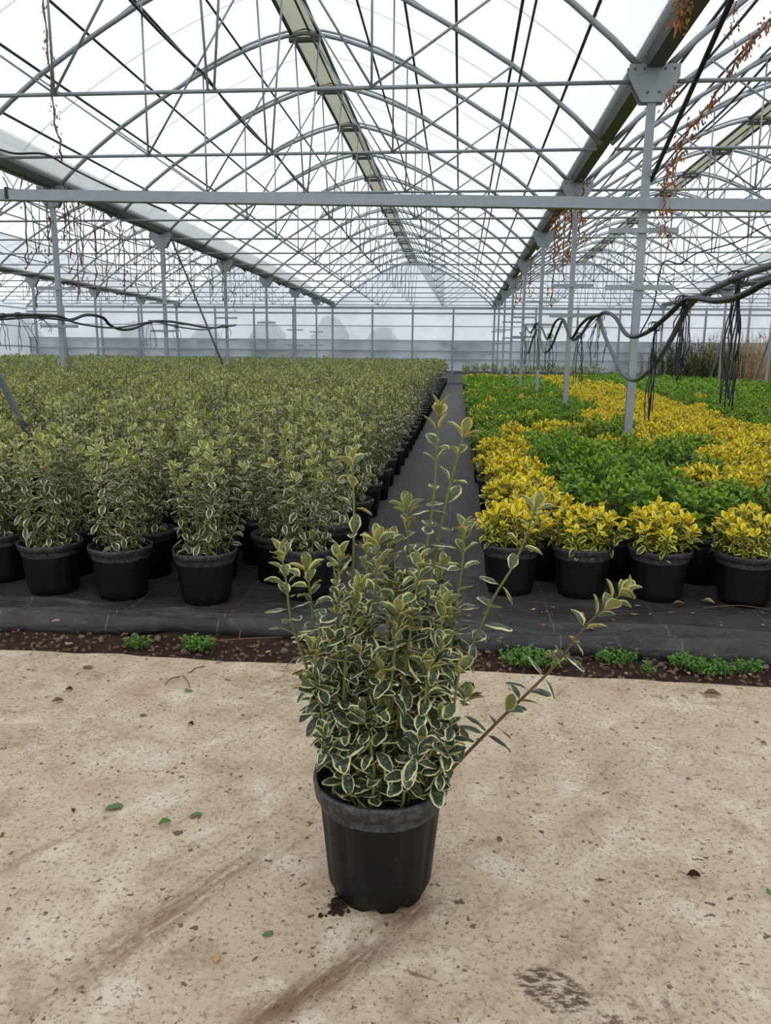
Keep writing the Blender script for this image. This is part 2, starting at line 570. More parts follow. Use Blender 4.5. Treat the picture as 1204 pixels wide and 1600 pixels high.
grid(m_, CNX, 240, cl)
grid(m_, CNX, 2, lambda u, v: (lambda x: (x, cloth_edge(x) - 0.012 * (1 - (1 - v) ** 2) + 0.05 * (v > 0.9) * 0.3, cloth_z(x, cloth_edge(x)) - 0.045 * v))(CX0 + (CX1 - CX0) * u))
g0 = structure(m_.build('ground_cloth', 'ground_cloth', smooth=True))
m_ = MB()
grid(m_, 40, 60, lambda u, v: (-26 + 46 * u, 5.39 + 34 * v, 0.007 + 0.002 * vnoise(u * 90, v * 70, 2)))
grid(m_, 10, 4, lambda u, v: (-26 + 20.02 * u, 3.1 + 2.3 * v, 0.006))
grid(m_, 10, 4, lambda u, v: (5.98 + 14 * u, 3.1 + 2.3 * v, 0.006))
structure(m_.build('ground_cloth_far', 'ground_cloth'))

# ------------------------------------------------------------------ greenhouse
GUT = [-22.37, -14.37, -6.37, 1.63, 9.63, 17.63]
ZG = 3.68
Y_END, Y_FRONT = 39.1, -8.15
PROF = [(0, 5.80), (0.3, 5.76), (0.6, 5.69), (0.9, 5.59), (1.2, 5.47), (1.6, 5.29), (2.0, 5.08), (2.4, 4.86), (2.9, 4.56), (3.3, 4.28), (3.7, 3.96), (4.0, 3.68)]


def arch_z(dx):
    return float(np.interp(abs(dx), [p[0] for p in PROF], [p[1] for p in PROF]))


prof_full = [(-a, b) for a, b in PROF[:0:-1]] + PROF

# roof film with a thin rope over it between every two trusses
m_ = MB()
for k in range(5):
    mid = (GUT[k] + GUT[k + 1]) / 2
    v = []
    for (dx, z) in prof_full:
        for Y in (Y_FRONT, Y_END):
            s = 1.0 if abs(dx) < 3.9 else 0.985
            v.append((mid + dx * s, Y, z + 0.085))
    n = len(prof_full)
    m_.add(v, [(2 * i, 2 * i + 1, 2 * i + 3, 2 * i + 2) for i in range(n - 1)])
structure(m_.build('ceiling', 'film_roof'))
me_rope = MB()
me_rope.tube([(dx, 0, z + 0.10) for dx, z in prof_full], 0.006, 4)
me_rope = me_rope.mesh('roof_rope', 'galv')

# end wall: gable film, posts, rails, knee board
m_ = MB()
for k in range(5):
    mid = (GUT[k] + GUT[k + 1]) / 2
    v = [(mid + dx, Y_END, z + 0.085) for dx, z in prof_full] + [(mid + dx, Y_END, 0.55) for dx, z in prof_full]
    n = len(prof_full)
    m_.add(v, [(i, i + 1, n + i + 1, n + i) for i in range(n - 1)])
w_back = structure(m_.build('wall_back', 'film_wall'))
m_ = MB()
m_.box((GUT[0], Y_END + 0.01, 0.5), (GUT[-1], Y_END + 0.02, 2.02))
m_.build('film_skirt', 'film_skirt', w_back)
m_ = MB()
m_.box((GUT[0], Y_END - 0.03, 0), (GUT[-1], Y_END + 0.03, 0.56))
m_.build('knee_board', 'knee_board', w_back)
for z, h in ((0.58, 0.06), (1.15, 0.05), (1.55, 0.05), (2.05, 0.06), (2.75, 0.04), (3.36, 0.09), (3.62, 0.12)):
    m_ = MB()
    m_.box((GUT[0], Y_END - 0.10, z - h / 2), (GUT[-1], Y_END - 0.03, z + h / 2))
    m_.build('rail', 'galv', w_back)
mst = MB()
mst.box((-0.045, -0.11, 0), (0.045, -0.031, 3.7))
mst = mst.mesh('stud', 'galv')
x = GUT[0] + 2
while x < GUT[-1]:
    link('stud', mst, w_back, (x, Y_END, 0))
    x += 2.0
for nm, X in (('wall_left', GUT[0]), ('wall_right', GUT[-1])):
    m_ = MB()
    m_.add([(X, Y_FRONT, 0), (X, Y_END, 0), (X, Y_END, ZG + 0.1), (X, Y_FRONT, ZG + 0.1)], [(0, 1, 2, 3)])
    wo = structure(m_.build(nm, 'film_wall'))
    s = 1 if X < 0 else -1
    for z in (0.6, 1.6, 2.6, 3.5):
        m_ = MB()
        m_.box((X + s * 0.02 - 0.02, Y_FRONT, z - 0.03), (X + s * 0.02 + 0.02, Y_END, z + 0.03))
        m_.build('rail', 'galv', wo)

# shrubs outside, seen dimly through the film
for i in range(15):
    x0 = -31 + i * 3.4 + rng.uniform(-.4, .4)
    if -4 < x0 < 6:
        continue
    hgt = rng.uniform(2.0, 3.6) if x0 < -2 else rng.uniform(1.6, 2.6)
    m_ = MB()
    N, M = 26, 16
    ph = rng.uniform(0, 6)
    vs = []
    for j in range(M + 1):
        for a in range(N):
            th = a * 2 * math.pi / N
            la = j / M
            rr = (math.sin(math.pi * (0.08 + 0.9 * la)) ** 0.6) * (1.1 + 0.25 * vnoise(th * 2, la * 7, ph) + rng.uniform(-.22, .22))
            vs.append((rr * math.cos(th), rr * math.sin(th), hgt * (la + rng.uniform(-.03, .03))))
    m_.add(vs, [(j * N + a, j * N + (a + 1) % N, (j + 1) * N + (a + 1) % N, (j + 1) * N + a) for j in range(M) for a in range(N)])
    m_.tube([(0, 0, -0.2), (0, 0, 0.6)], 0.07, 6)
    o = m_.build('outdoor_shrub', 'hedge', None, False, (x0, Y_END + 2.6 + 1.6 * (i % 2), -0.12))
    tag(o, 'dim grey shrub outside, seen through the film of the end wall', 'shrub', 'shrubs outside the end wall')

# truss meshes (shared): origin at bay centre on the floor
def T(pts, r, name, mat, n=8):
    q = MB()
    q.tube(pts, r, n)
    return q.mesh(name, mat, True)


def dens(pts, k=4):
    P = np.asarray(pts, float)
    s = np.arange(len(P))
    u = np.linspace(0, len(P) - 1, (len(P) - 1) * k + 1)
    # Catmull-Rom
    out = []
    for a in u:
        i = min(int(a), len(P) - 2)
        f = a - i
        p0, p1, p2, p3 = P[max(i - 1, 0)], P[i], P[i + 1], P[min(i + 2, len(P) - 1)]
        out.append(0.5 * ((2 * p1) + (-p0 + p2) * f + (2 * p0 - 5 * p1 + 4 * p2 - p3) * f * f + (-p0 + 3 * p1 - 3 * p2 + p3) * f ** 3))
    return np.array(out)


ZT = 3.62
ME_ARCH = T([(dx * 0.985, 0, z) for dx, z in prof_full], 0.03, 'arch_tube', 'galv', 8)
ME_UP = T([(dx, 0, arch_z(dx) + 0.06 * (1 - (dx / 1.9) ** 4) - 0.006 * (abs(dx) > 1.85)) for dx in np.linspace(-1.9, 1.9, 15)], 0.018, 'upper_tube', 'galv', 6)
ME_TIE = T([(-3.9, 0, ZT), (3.9, 0, ZT)], 0.019, 'tie_rod', 'galv', 8)
STRUTS = [((-0.03, ZT), (-0.14, 5.74)), ((0.03, ZT), (0.22, 5.74)), ((-1.52, ZT), (-0.12, 5.72)), ((1.5, ZT), (0.12, 5.72)),
          ((-1.52, ZT), (-2.9, 4.54)), ((1.5, ZT), (2.9, 4.54)), ((-1.52, ZT), (-1.52, 5.30)), ((1.5, ZT), (1.5, 5.30))]
ME_STR = [T([(a[0], -0.03, a[1]), (b[0], -0.03, b[1])], 0.0125, 'strut', 'galv', 6) for a, b in STRUTS]
q = MB()
q.beam((-0.23, 0, 5.71), (0.23, 0, 5.71), 0.08, 0.05)
ME_PLATE = q.mesh('ridge_plate', 'galv_dark')
BAYNAME = ['over the bay farthest from the yellow mounds', 'over the bay behind the hanging dry vines', 'over the bay with the aisle',
           'over the bay above the yellow mounds', 'over the bay behind the dry reeds']
frames_y = [Y_FRONT + 2.25 * i for i in range(22)]
for k in range(5):
    mid = (GUT[k] + GUT[k + 1]) / 2
    for Y in frames_y:
        if Y < 5:
            continue
        pr = [proj((mid + dx, Y, z)) for dx in (-4, -2, 0, 2, 4) for z in (3.6, 4.4, 5.8)] if Y > 2 else []
        vis = any(-150 < a < 1354 and -300 < b < 1700 and w > 0 for a, b, w in pr)
        if not vis and k != 2:
            continue
        tr = thing('roof_truss', (mid, Y, 0), 'galvanised roof truss ' + BAYNAME[k] + ', ' + ORD[int(round((Y - 5.35) / 2.25))] + ' from the slab', 'roof truss', 'roof trusses ' + BAYNAME[k])
        link('arch_tube', ME_ARCH, tr)
        link('upper_tube', ME_UP, tr)
        link('tie_rod', ME_TIE, tr)
        link('ridge_plate', ME_PLATE, tr)
        for me in ME_STR:
            link('strut', me, tr)
        rp = link('roof_rope', me_rope, tr, (0, 1.12, 0))

# purlins along the bays
for k in range(1, 5):
    mid = (GUT[k] + GUT[k + 1]) / 2
    for dx in (-3.47, -2.88, -2.22, -1.6, -0.95, 0.95, 1.6, 2.22, 2.88, 3.47):
        q = MB()
        z = arch_z(dx) + 0.045
        q.tube([(mid + dx, Y_FRONT, z), (mid + dx, Y_END, z)], 0.017, 6)
        o = q.build('purlin', 'purlin', None, True)
        n_ = ORD[[0.95, 1.6, 2.22, 2.88, 3.47].index(abs(dx))]
        tag(o, 'dark purlin ' + BAYNAME[k] + ', ' + n_ + (' from ridge, mound side' if dx > 0 else ' from ridge, vine side'), 'purlin', 'purlins ' + BAYNAME[k])
    for dx, r in ((2.98, 0.014), (-1.5, 0.02)):
        q = MB()
        P = []
        for Y in np.arange(Y_FRONT, Y_END, 0.45):
            sag = 0.10 * abs(math.sin((Y - 7.6) / 4.5 * math.pi)) if dx < 0 else 0
            P.append((mid + dx, Y, arch_z(dx) - 0.035 - r - sag))
        q.tube(P, r, 6)
        o = q.build('roof_cable', 'black_rubber', None, True)
        tag(o, ('black cable sagging from arch to arch ' if dx < 0 else 'straight black cable strung under the arches ') + BAYNAME[k], 'cable', 'roof cables')
    # ridge: pale cap with two dark edges
    rb = thing('ridge_cap', (mid, 0, 0), 'pale ridge vent strip with dark seams ' + BAYNAME[k], 'ridge cap', 'ridge vent strips')
    q = MB()
    q.add([(-0.21, Y_FRONT, 5.80), (0, Y_FRONT, 5.86), (0.21, Y_FRONT, 5.80), (-0.21, Y_END, 5.80), (0, Y_END, 5.86), (0.21, Y_END, 5.80),
           (-0.21, Y_FRONT, 5.83), (0, Y_FRONT, 5.91), (0.21, Y_FRONT, 5.83), (-0.21, Y_END, 5.83), (0, Y_END, 5.91), (0.21, Y_END, 5.83)],
          [(0, 3, 4, 1), (1, 4, 5, 2), (6, 7, 10, 9), (7, 8, 11, 10), (0, 6, 9, 3), (2, 5, 11, 8)])
    q.build('cap_panel', 'ridge', rb)
    for dx, r in ((-0.2, 0.03), (0.06, 0.016), (0.2, 0.026)):
        q = MB()
        zz = 5.79 + 0.06 * (1 - abs(dx) / 0.21)
        q.tube([(dx, Y_FRONT, zz), (dx, Y_END, zz)], r, 6)
        q.build('seam', 'purlin', rb)

# gutters and posts
for k in range(1, 5):
    X = GUT[k]
    q = MB()
    sec = [(-0.125, 0.15), (-0.115, 0.15), (-0.06, 0.0), (0.06, 0.0), (0.115, 0.15), (0.125, 0.15), (0.07, -0.02), (-0.07, -0.02)]
    v = [(X + a, Y, ZG + 0.06 + b) for Y in (Y_FRONT, Y_END) for a, b in sec]
    n = len(sec)
    q.add(v, [(i, (i + 1) % n, n + (i + 1) % n, n + i) for i in range(n)])
    o = q.build('roof_gutter', 'gutter')
    nm = {1: 'beyond the hanging dry vines', 2: 'on the posts standing among the cream-edged shrubs', 3: 'on the posts standing among the yellow mounds', 4: 'on the braced posts by the dry reeds'}[k]
    tag(o, 'long dark grey trough gutter carried ' + nm, 'gutter')

q = MB()
q.box((-0.034, -0.034, 0), (0.034, 0.034, ZG - 0.05))
ME_POST = q.mesh('shaft', 'galv')
q = MB()
for yy in (-0.05, 0.045):
    o8 = [(-0.22, ZG + 0.07), (0.22, ZG + 0.07), (0.22, ZG - 0.04), (0.10, ZG - 0.24), (-0.10, ZG - 0.24), (-0.22, ZG - 0.04)]
    v = [(a, yy + d, b) for d in (0, 0.006) for a, b in o8]
    q.add(v, [(5, 4, 3, 2, 1, 0), (6, 7, 8, 9, 10, 11)] + [(i, (i + 1) % 6, 6 + (i + 1) % 6, 6 + i) for i in range(6)])
ME_GUS = q.mesh('gusset', 'galv')
q = MB()
q.tube([(0, -0.062, 0), (0, -0.045, 0)], 0.011, 6)
ME_BOLT = q.mesh('bolt', 'galv_dark')
q = MB()
q.beam((-0.31, -0.055, 0), (0.31, -0.055, 0), 0.025, 0.045)
ME_ARM = q.mesh('cross_arm', 'galv')
q = MB()
q.beam((0, 0.0, 2.0), (0, 1.35, 0.05), 0.05)
ME_BRACE = q.mesh('brace', 'galv')
ARM_Z = {(3, 1, 1.86): 1.842, (3, 2, 1.86): 1.904}  # bears on the hose that hangs beneath
q = MB()
q.box((-0.02, -0.55, 2.0), (0.02, 0.02, 2.05))
ME_STUB = q.mesh('side_arm', 'galv')
posts_y = [7.6 + 4.5 * i for i in range(0, 7)]
for k in range(1, 5):
    for i, Y in enumerate(posts_y):
        if k in (1, 4) and Y < 11:
            continue
        if k == 2 and Y < 6:
            continue
        base = {1: 'galvanised post beyond the hanging dry vines', 2: 'galvanised post with cross-arms among cream-edged shrubs',
                3: 'galvanised post with two cross-arms among yellow mounds', 4: 'galvanised braced post by the dry reeds'}[k]
        base += ', ' + ORD[int(round((Y - 7.6) / 4.5))] + ' from the slab'
        p = thing('support_post', (GUT[k], Y, 0), base, 'post', 'posts ' + ['', 'beyond the vines', 'among the shrubs', 'among the mounds', 'by the reeds'][k])
        if k == 3 and abs(Y - 7.6) < 0.1:
            p['label'] = 'tall galvanised post with two cross-arms, crossed by the thick drooping hose'
        link('shaft', ME_POST, p)
        link('gusset', ME_GUS, p)
        if Y < 13:
            for a, b in ((-0.17, 0.03), (-0.09, 0.03), (0.09, 0.03), (0.17, 0.03), (-0.05, -0.16), (0.05, -0.16)):
                link('bolt', ME_BOLT, p, (a, 0, ZG + b))
        if k in (2, 3):
            for z in ((2.36, 1.86) if k == 3 else (2.3, 1.72)):
                link('cross_arm', ME_ARM, p, (0, 0, ARM_Z.get((k, i, z), z - 0.08 * (i % 2))))
        if k == 4:
            link('brace', ME_BRACE, p)
            link('side_arm', ME_STUB, p)

# crosswise box beam on the first pair of posts
q = MB()
a, b = on_y(-290, 301, 7.524), on_y(1460, 325, 7.524)
q.beam(a, b, 0.09, 0.098)
o = q.build('cross_beam', 'galv')
tag(o, 'galvanised box beam running crosswise under the roof trusses', 'beam')
q = MB()
c_ = on_y(14, 303, 7.524)
q.beam(c_ - np.array([0.017, 0, 0]), c_ + np.array([0.017, 0, 0]), 0.10, 0.108)
tail = q
tail.tube(dens([c_ + np.array([0.01, -0.03, 0.05]), c_ + np.array([0.0, -0.03, 0.09]), c_ + np.array([-0.03, -0.03, 0.15])], 3), 0.006, 5)
o = q.build('strap', 'black_rubber')
tag(o, 'black strap tied around the galvanised box beam', 'strap')

# black brace from gutter to first post, and leaning prop among the shrubs
q = MB()
a, b = on_x(1142, 0, GUT[3] + 0.05), on_x(1040, 230, GUT[3] + 0.05)
d = (b - a) / (b[1] - a[1])
q.tube([a + d * (5.05 - a[1]), a + d * (7.6 - a[1])], 0.021, 8)
o = q.build('slant_brace', 'black_rubber', None, True)
tag(o, 'black slanting brace tube running from the gutter to the tall post', 'brace')
q = MB()
PROP_Y = 4.88
a, b = on_y(-20, 552, PROP_Y), on_y(62, 715, PROP_Y)
d = (b - a) / np.linalg.norm(b - a)
q.beam(a - d * 1.3, b + d * ((b[2]) / -d[2]), 0.035, 0.03, (0, 1, 0))
PROP_X0, PROP_X1 = (a - d * 0.3)[0], (b + d * ((b[2]) / -d[2]))[0]
o = q.build('leaning_prop', 'galv_dark')
tag(o, 'grey square prop leaning among the cream-edged shrubs', 'prop')
q = MB()
a = on_x(266, 356, GUT[2] + 0.03)
a[2] = ZG + 0.048
b = on_y(345, 562, a[1])
d = (b - a) / (a[2] - b[2])
q.tube([a, a + d * a[2]], 0.022, 6)
o = q.build('slant_brace', 'galv_dark', None, True)
tag(o, 'dark slanting tube coming down among the hanging dry vines', 'brace')

# ------------------------------------------------------------------ hoses and drip tubes
HOSE_LINES = []


def hose(name, pix, X, r, mat, label, cat='hose', group=None, k=6):
    P = [on_x(a, b, X) for a, b in pix]
    q = MB()
    q.tube(dens(P, k), r, 8)
    HOSE_LINES.append(dens(P, k * 4))
    o = q.build(name, mat, None, True)
    tag(o, label, cat, group)
    return o


XH = GUT[3] - 0.075
hose('hose', [(1330, 372), (1204, 415), (1146, 436), (1089, 466), (1070, 488), (1048, 530), (1021, 571), (991, 594), (969, 579), (955, 549), (942, 519), (935, 494),
              (923, 500), (908, 522), (895, 531), (887, 520), (880, 500), (872, 515), (859, 545), (848, 548), (840, 515), (832, 530), (824, 552), (818, 530), (812, 520)],
     XH, 0.021, 'grey_pipe', 'thick grey hose drooping low across the tall post')
hose('hose', [(1330, 395), (1204, 438), (1172, 455), (1146, 466), (1116, 470), (1089, 466), (1067, 470), (1044, 492), (1014, 517), (991, 526), (976, 520), (961, 496), (946, 488),
              (935, 492), (920, 496), (905, 510), (893, 528), (884, 512), (877, 498), (866, 505), (855, 530), (846, 512), (838, 505), (828, 520), (820, 508)],
     XH - 0.043, 0.019, 'black_rubber', 'black hose looping in shallow swags from post to post')


def drip_bundle(x, y, bot, n, spread, label, X=XH - 0.01):
    top = on_x(x, y, X)
    L_ = np.concatenate(HOSE_LINES)
    top = L_[np.argmin(((L_ - top) ** 2).sum(1))].copy()  # tied on the hose
    root = thing('drip_tube_bundle', top, label, 'tubes', 'hanging drip tube bundles')
    for i in range(n):
        bb = bot - abs(rng.normal(0, 0.12)) * (bot - y)
        dx = rng.normal(0, spread)
        P = []
        for t_ in np.linspace(0, 1, 7):
            p = on_x(x, y + (bb - y) * t_, X)
            p = top + np.array([0, 0, p[2] - top[2]])
            p = p + np.array([dx * math.sin(t_ * 2.2) + rng.normal(0, 0.006), dx * 0.8 * t_ + rng.normal(0, 0.01), 0])
            P.append(p)
        P[0] = top + np.array([rng.normal(0, .006), rng.normal(0, .03), 0.02])
        q = MB()
        q.tube(dens(P, 3) - top, 0.0045, 5)
        q.build('tube', 'black_rubber', root, True)
    q = MB()
    for a in np.arange(3):
        th = np.linspace(0, 2 * math.pi, 15)
        q.tube([np.array([0.02 * a - .02 + 0.035 * math.cos(t_), 0, 0.035 * math.sin(t_)]) for t_ in th], 0.0045, 5)
    q.build('tube_tie', 'black_rubber', root, True)
    return root


drip_bundle(1150, 442, 640, 11, 0.035, 'long black bundle of drip tubes hanging from both hoses before the braced posts')
drip_bundle(1075, 468, 600, 10, 0.05, 'loose black bundle of drip tubes hanging where the two hoses cross')
drip_bundle(1030, 505, 668, 6, 0.02, 'thin black strand of drip tubes hanging down beside the tall post')
drip_bundle(935, 497, 575, 9, 0.09, 'tangled black bundle of drip tubes between the tall post and the next')
drip_bundle(905, 520, 610, 5, 0.05, 'short black bundle of drip tubes beside the second post')
drip_bundle(862, 513, 590, 8, 0.10, 'black tangle of drip tubes between the second and third post')
drip_bundle(838, 510, 585, 8, 0.12, 'black tangle of drip tubes about the third post')
drip_bundle(822, 515, 575, 7, 0.12, 'black tangle of drip tubes beyond the third post')
# coil hung by the crossing
q = MB()
cc = on_x(1062, 568, XH)
for a in range(5):
    th = np.linspace(0, 2 * math.pi, 20)
    q.tube([cc + np.array([0.01 * a, (0.10 + 0.012 * (a % 3)) * math.cos(t_), (0.055 + 0.008 * (a % 2)) * math.sin(t_) - 0.005 * a]) for t_ in th], 0.005, 5)
q.tube([cc + np.array([0, 0, 0.05]), on_x(1070, 486, XH)], 0.005, 5)
o = q.build('tube_coil', 'black_rubber', None, True)
tag(o, 'coil of thin black tube hanging under the hose crossing', 'tube coil')

XL = GUT[2] + 0.08
hose('hose', [(-60, 505), (0, 494), (40, 492), (90, 494), (110, 500), (135, 492), (160, 496), (172, 508), (190, 515), (210, 513), (235, 503), (262, 502), (290, 506), (330, 512), (368, 508)],
     XL, 0.026, 'black_rubber', 'black hose swagged along the posts among the cream-edged shrubs')
hose('hose', [(-60, 500), (0, 499), (50, 496), (100, 500), (130, 507), (170, 512), (200, 510), (240, 503), (280, 511), (320, 515), (350, 508)],
     XL + 0.046, 0.016, 'black_rubber', 'thin black hose tied under the thicker one among the shrubs')
for i, (x, y, bt) in enumerate([(28, 494, 560), (5, 496, 548), (60, 498, 520), (235, 504, 545), (272, 508, 530), (352, 508, 528)]):
    drip_bundle(x, y, bt, 4, 0.09, ['black drip tubes hanging beside the vine-hung post', 'black drip tubes at the hose end by the wall', 'short black drip tubes under the swagged hose',
                                    'tangled black drip tubes by the slanting tube', 'knotted black drip tubes past the slanting tube', 'black drip tubes at the far end of the swagged hose'][i], XL)

# cables up in the neighbouring bays
q = MB()
q.tube(dens([on_y(1000, 520, 13), on_y(1020, 480, 13), on_y(1035, 412, 13), (on_y(1062, 412, 13)), on_y(1090, 395, 13), on_y(1150, 378, 13), on_y(1204, 350, 13), on_y(1300, 330, 13)], 5), 0.012, 6)
tag(q.build('cable', 'black_rubber', None, True), 'thin black cable looping through the bay above the yellow mounds', 'cable')
q = MB()
q.tube(dens([on_y(-40, 222, 9.8), on_y(0, 234, 9.8), on_y(25, 240, 9.8), on_y(70, 241, 9.8), on_y(110, 262, 9.8), on_y(165, 289, 9.8), on_y(260, 330, 9.8)], 5), 0.014, 6)
tag(q.build('cable', 'black_rubber', None, True), 'black cable draped over the tie rods above the shrubs', 'cable')


# ------------------------------------------------------------------ leaves and plants
def leaf_tpl(nu, nv, fold, droop, cup, w=0.27, seed=0):
    """unit leaf along +Y, upper side +Z; returns verts, faces, uv per vertex"""
    V, U, Fc = [], [], []
    rows = []
    ph = seed * 1.7
    for j in range(nv + 1):
        v = 0.5 - 0.5 * math.cos(math.pi * j / nv)
        if j == 0 or j == nv:
            rows.append([len(V)])
            V.append((0, v, -droop * v * v))
            U.append((0.5, v))
            continue
        ww = w * (math.sin(math.pi * v ** 1.12) ** (0.62 if v > 0.5 else 0.85)) * (1 + 0.05 * math.sin(v * 19 + ph))
        r = []
        for i in range(nu):
            u = -1 + 2 * i / (nu - 1)
            r.append(len(V))
            z = fold * abs(u) * ww + cup * (u * u) * ww - droop * v * v + 0.018 * math.sin(v * 11 + u * 2 + ph) * abs(u)
            V.append((u * ww, v, z))
            U.append((u * 0.5 + 0.5, v))
        rows.append(r)
    for j in range(nv):
        a, b = rows[j], rows[j + 1]
        if len(a) == 1:
            Fc += [(a[0], b[i + 1], b[i]) for i in range(nu - 1)]
        elif len(b) == 1:
            Fc += [(a[i], a[i + 1], b[0]) for i in range(nu - 1)]
        else:
            Fc += [(a[i], a[i + 1], b[i + 1], b[i]) for i in range(nu - 1)]
    # triangulate for speed
    Tt = []
    for f in Fc:
        Tt.append((f[0], f[1], f[2]))
        if len(f) == 4:
            Tt.append((f[0], f[2], f[3]))
    # make the upper side face +Z
    Va = np.array(V, float)
    nrm = sum(np.cross(Va[b] - Va[a], Va[c] - Va[a]) for a, b, c in Tt)
    if nrm[2] < 0:
        Tt = [(a, c, b) for a, b, c in Tt]
    return Va, np.array(Tt), np.array(U, float)


HI = [leaf_tpl(7, 8, 0.30, 0.16, -0.3, 0.30, 1), leaf_tpl(7, 8, 0.5, 0.40, -0.35, 0.28, 2), leaf_tpl(7, 8, 0.15, 0.55, -0.4, 0.31, 3), leaf_tpl(7, 8, 0.6, 0.12, -0.1, 0.29, 4), leaf_tpl(7, 8, 0.3, 0.22, 0.2, 0.33, 5)]
MID = [leaf_tpl(3, 4, 0.15, 0.18, 0, 0.32, 1), leaf_tpl(3, 4, 0.25, 0.45, 0, 0.30, 2), leaf_tpl(3, 4, 0.4, 0.1, 0, 0.32, 3)]
LOW = [leaf_tpl(3, 2, 0.25, 0.2, 0, 0.40, 1)]


def frames(D, N):
    """rows of matrices from leaf direction D and desired upper normal N"""
    D = D / (np.linalg.norm(D, axis=1)[:, None] + 1e-9)
    Nn = N - (N * D).sum(1)[:, None] * D
    Nn /= np.linalg.norm(Nn, axis=1)[:, None] + 1e-9
    X = np.cross(D, Nn)
    return X, D, Nn


def leaves_mesh(name, L, tpls, mat, keep=None):
    """L: dict pos, dir, nor, size, young -> one mesh"""
    n = len(L['pos'])
    idx = np.arange(n) if keep is None else np.asarray(keep)
    VV, FF, UU, YY = [], [], [], []
    off = 0
    kind = L['kind'] % len(tpls)
    X, D, N = frames(L['dir'], L['nor'])
    for k, (V, Fc, U) in enumerate(tpls):
        s = idx[kind[idx] == k]
        if not len(s):
            continue
        sz = L['size'][s][:, None, None]
        P = L['pos'][s][:, None] + sz * (V[None, :, 0:1] * X[s][:, None] + V[None, :, 1:2] * D[s][:, None] + V[None, :, 2:3] * N[s][:, None])
        VV.append(P.reshape(-1, 3))
        FF.append((Fc[None] + (np.arange(len(s)) * len(V))[:, None, None] + off).reshape(-1, 3))
        UU.append(np.tile(U, (len(s), 1)))
        YY.append(np.repeat(L['young'][s], len(V)))
        off += len(s) * len(V)
    return raw_mesh(name, np.concatenate(VV), np.concatenate(FF), np.concatenate(UU), np.concatenate(YY), mat)


def raw_mesh(name, V, Fc, U, Yg, mat, smooth=True):
    me = bpy.data.meshes.new(name)
    nf = len(Fc)
    me.vertices.add(len(V))
    me.vertices.foreach_set('co', np.ascontiguousarray(V, np.float32).ravel())
    me.loops.add(nf * 3)
    me.loops.foreach_set('vertex_index', np.ascontiguousarray(Fc, np.int32).ravel())
    me.polygons.add(nf)
    me.polygons.foreach_set('loop_start', np.arange(0, nf * 3, 3, dtype=np.int32))
    me.polygons.foreach_set('loop_total', np.full(nf, 3, np.int32))
    me.update(calc_edges=True)
    uvl = me.uv_layers.new(name='UVMap')
    uvl.data.foreach_set('uv', np.ascontiguousarray(U[Fc.ravel()], np.float32).ravel())
    at = me.attributes.new('young', 'FLOAT', 'POINT')
    at.data.foreach_set('value', np.ascontiguousarray(Yg, np.float32))
    if smooth:
        me.polygons.foreach_set('use_smooth', np.ones(nf, bool))
    me.materials.append(MATS[mat])
    me.update()
    return me


class Leaves:
    def __init__(self):
        self.r = []
        self.stem = []

    def add(self, pos, d, n, s, y, k, stem=0):
        self.r.append((*pos, *d, *n, s, y, k))
        self.stem.append(stem)

    def get(self):
        a = np.array(self.r, float)
        return dict(pos=a[:, 0:3], dir=a[:, 3:6], nor=a[:, 6:9], size=a[:, 9], young=a[:, 10], kind=a[:, 11].astype(int), stem=np.array(self.stem))


def shoot(LV, pts, start, gap, size, rg, stem=0, el0=-15, el1=46, tip_young=1.0, tilt_up=0.35, gap_up=1.0):
    """opposite leaf pairs along a polyline"""
    P = np.asarray(pts, float)
    seg = np.linalg.norm(np.diff(P, axis=0), axis=1)
    cum = np.concatenate([[0], np.cumsum(seg)])
    Lt = cum[-1]
    s = start
    phi = rg.uniform(0, math.pi)
    while s <= Lt:
        f = s / Lt
        p = np.array([np.interp(s, cum, P[:, i]) for i in range(3)])
        p2 = np.array([np.interp(min(s + 0.02, Lt), cum, P[:, i]) for i in range(3)])
        p1 = np.array([np.interp(max(s - 0.02, 0), cum, P[:, i]) for i in range(3)])
        tan = p2 - p1
        tan /= np.linalg.norm(tan) + 1e-9
        a = np.cross(tan, [0.31, 0.95, 0.05])
        a /= np.linalg.norm(a)
        b = np.cross(tan, a)
        for sg in (0, math.pi):
            if rg.random() < 0.06:
                continue
            th = phi + sg + rg.normal(0, 0.25)
            rad = a * math.cos(th) + b * math.sin(th)
            el = math.radians(el0 + (el1 - el0) * f ** 2.0 + rg.normal(0, 22))
            d = rad * math.cos(el) + tan * math.sin(el)
            nor = tan * math.cos(el) - rad * math.sin(el) + np.array([0, 0, tilt_up]) + rg.normal(0, 0.22, 3)
            sz = size * rg.uniform(0.78, 1.15) * (1 - 0.30 * max(0, f - 0.75) / 0.25)
            yg = max(0.0, min(1.0, (f - 0.70) / 0.30)) * tip_young * rg.uniform(0.6, 1.0)
            kind = rg.integers(0, 3) if f < 0.82 else rg.integers(3, 5)
            LV.add(p + rad * 0.004, d, nor, sz, yg, kind, stem)
        phi += math.pi / 2 + rg.normal(0, 0.2)
        s += gap * rg.uniform(0.75, 1.3) * (1.0 + (gap_up - 1) * min(1, f * 1.4)) * (1.0 if f < 0.88 else 0.6)
    # terminal bud pair
    for sg in (0, math.pi):
        th = phi + sg
        rad = a * math.cos(th) + b * math.sin(th)
        d = rad * 0.35 + tan
        LV.add(P[-1], d, tan * 0.4 - rad + rg.normal(0, .1, 3), size * 0.85, tip_young, 3, stem)
    for sg in (math.pi / 2, 1.5 * math.pi):
        th = phi + sg
        rad = a * math.cos(th) + b * math.sin(th)
        d = rad * 0.8 + tan * 0.8
        LV.add(P[-1] - tan * 0.008, d, tan * 0.7 - rad * 0.6 + rg.normal(0, .15, 3), size * 0.95, tip_young * 0.8, 4, stem)


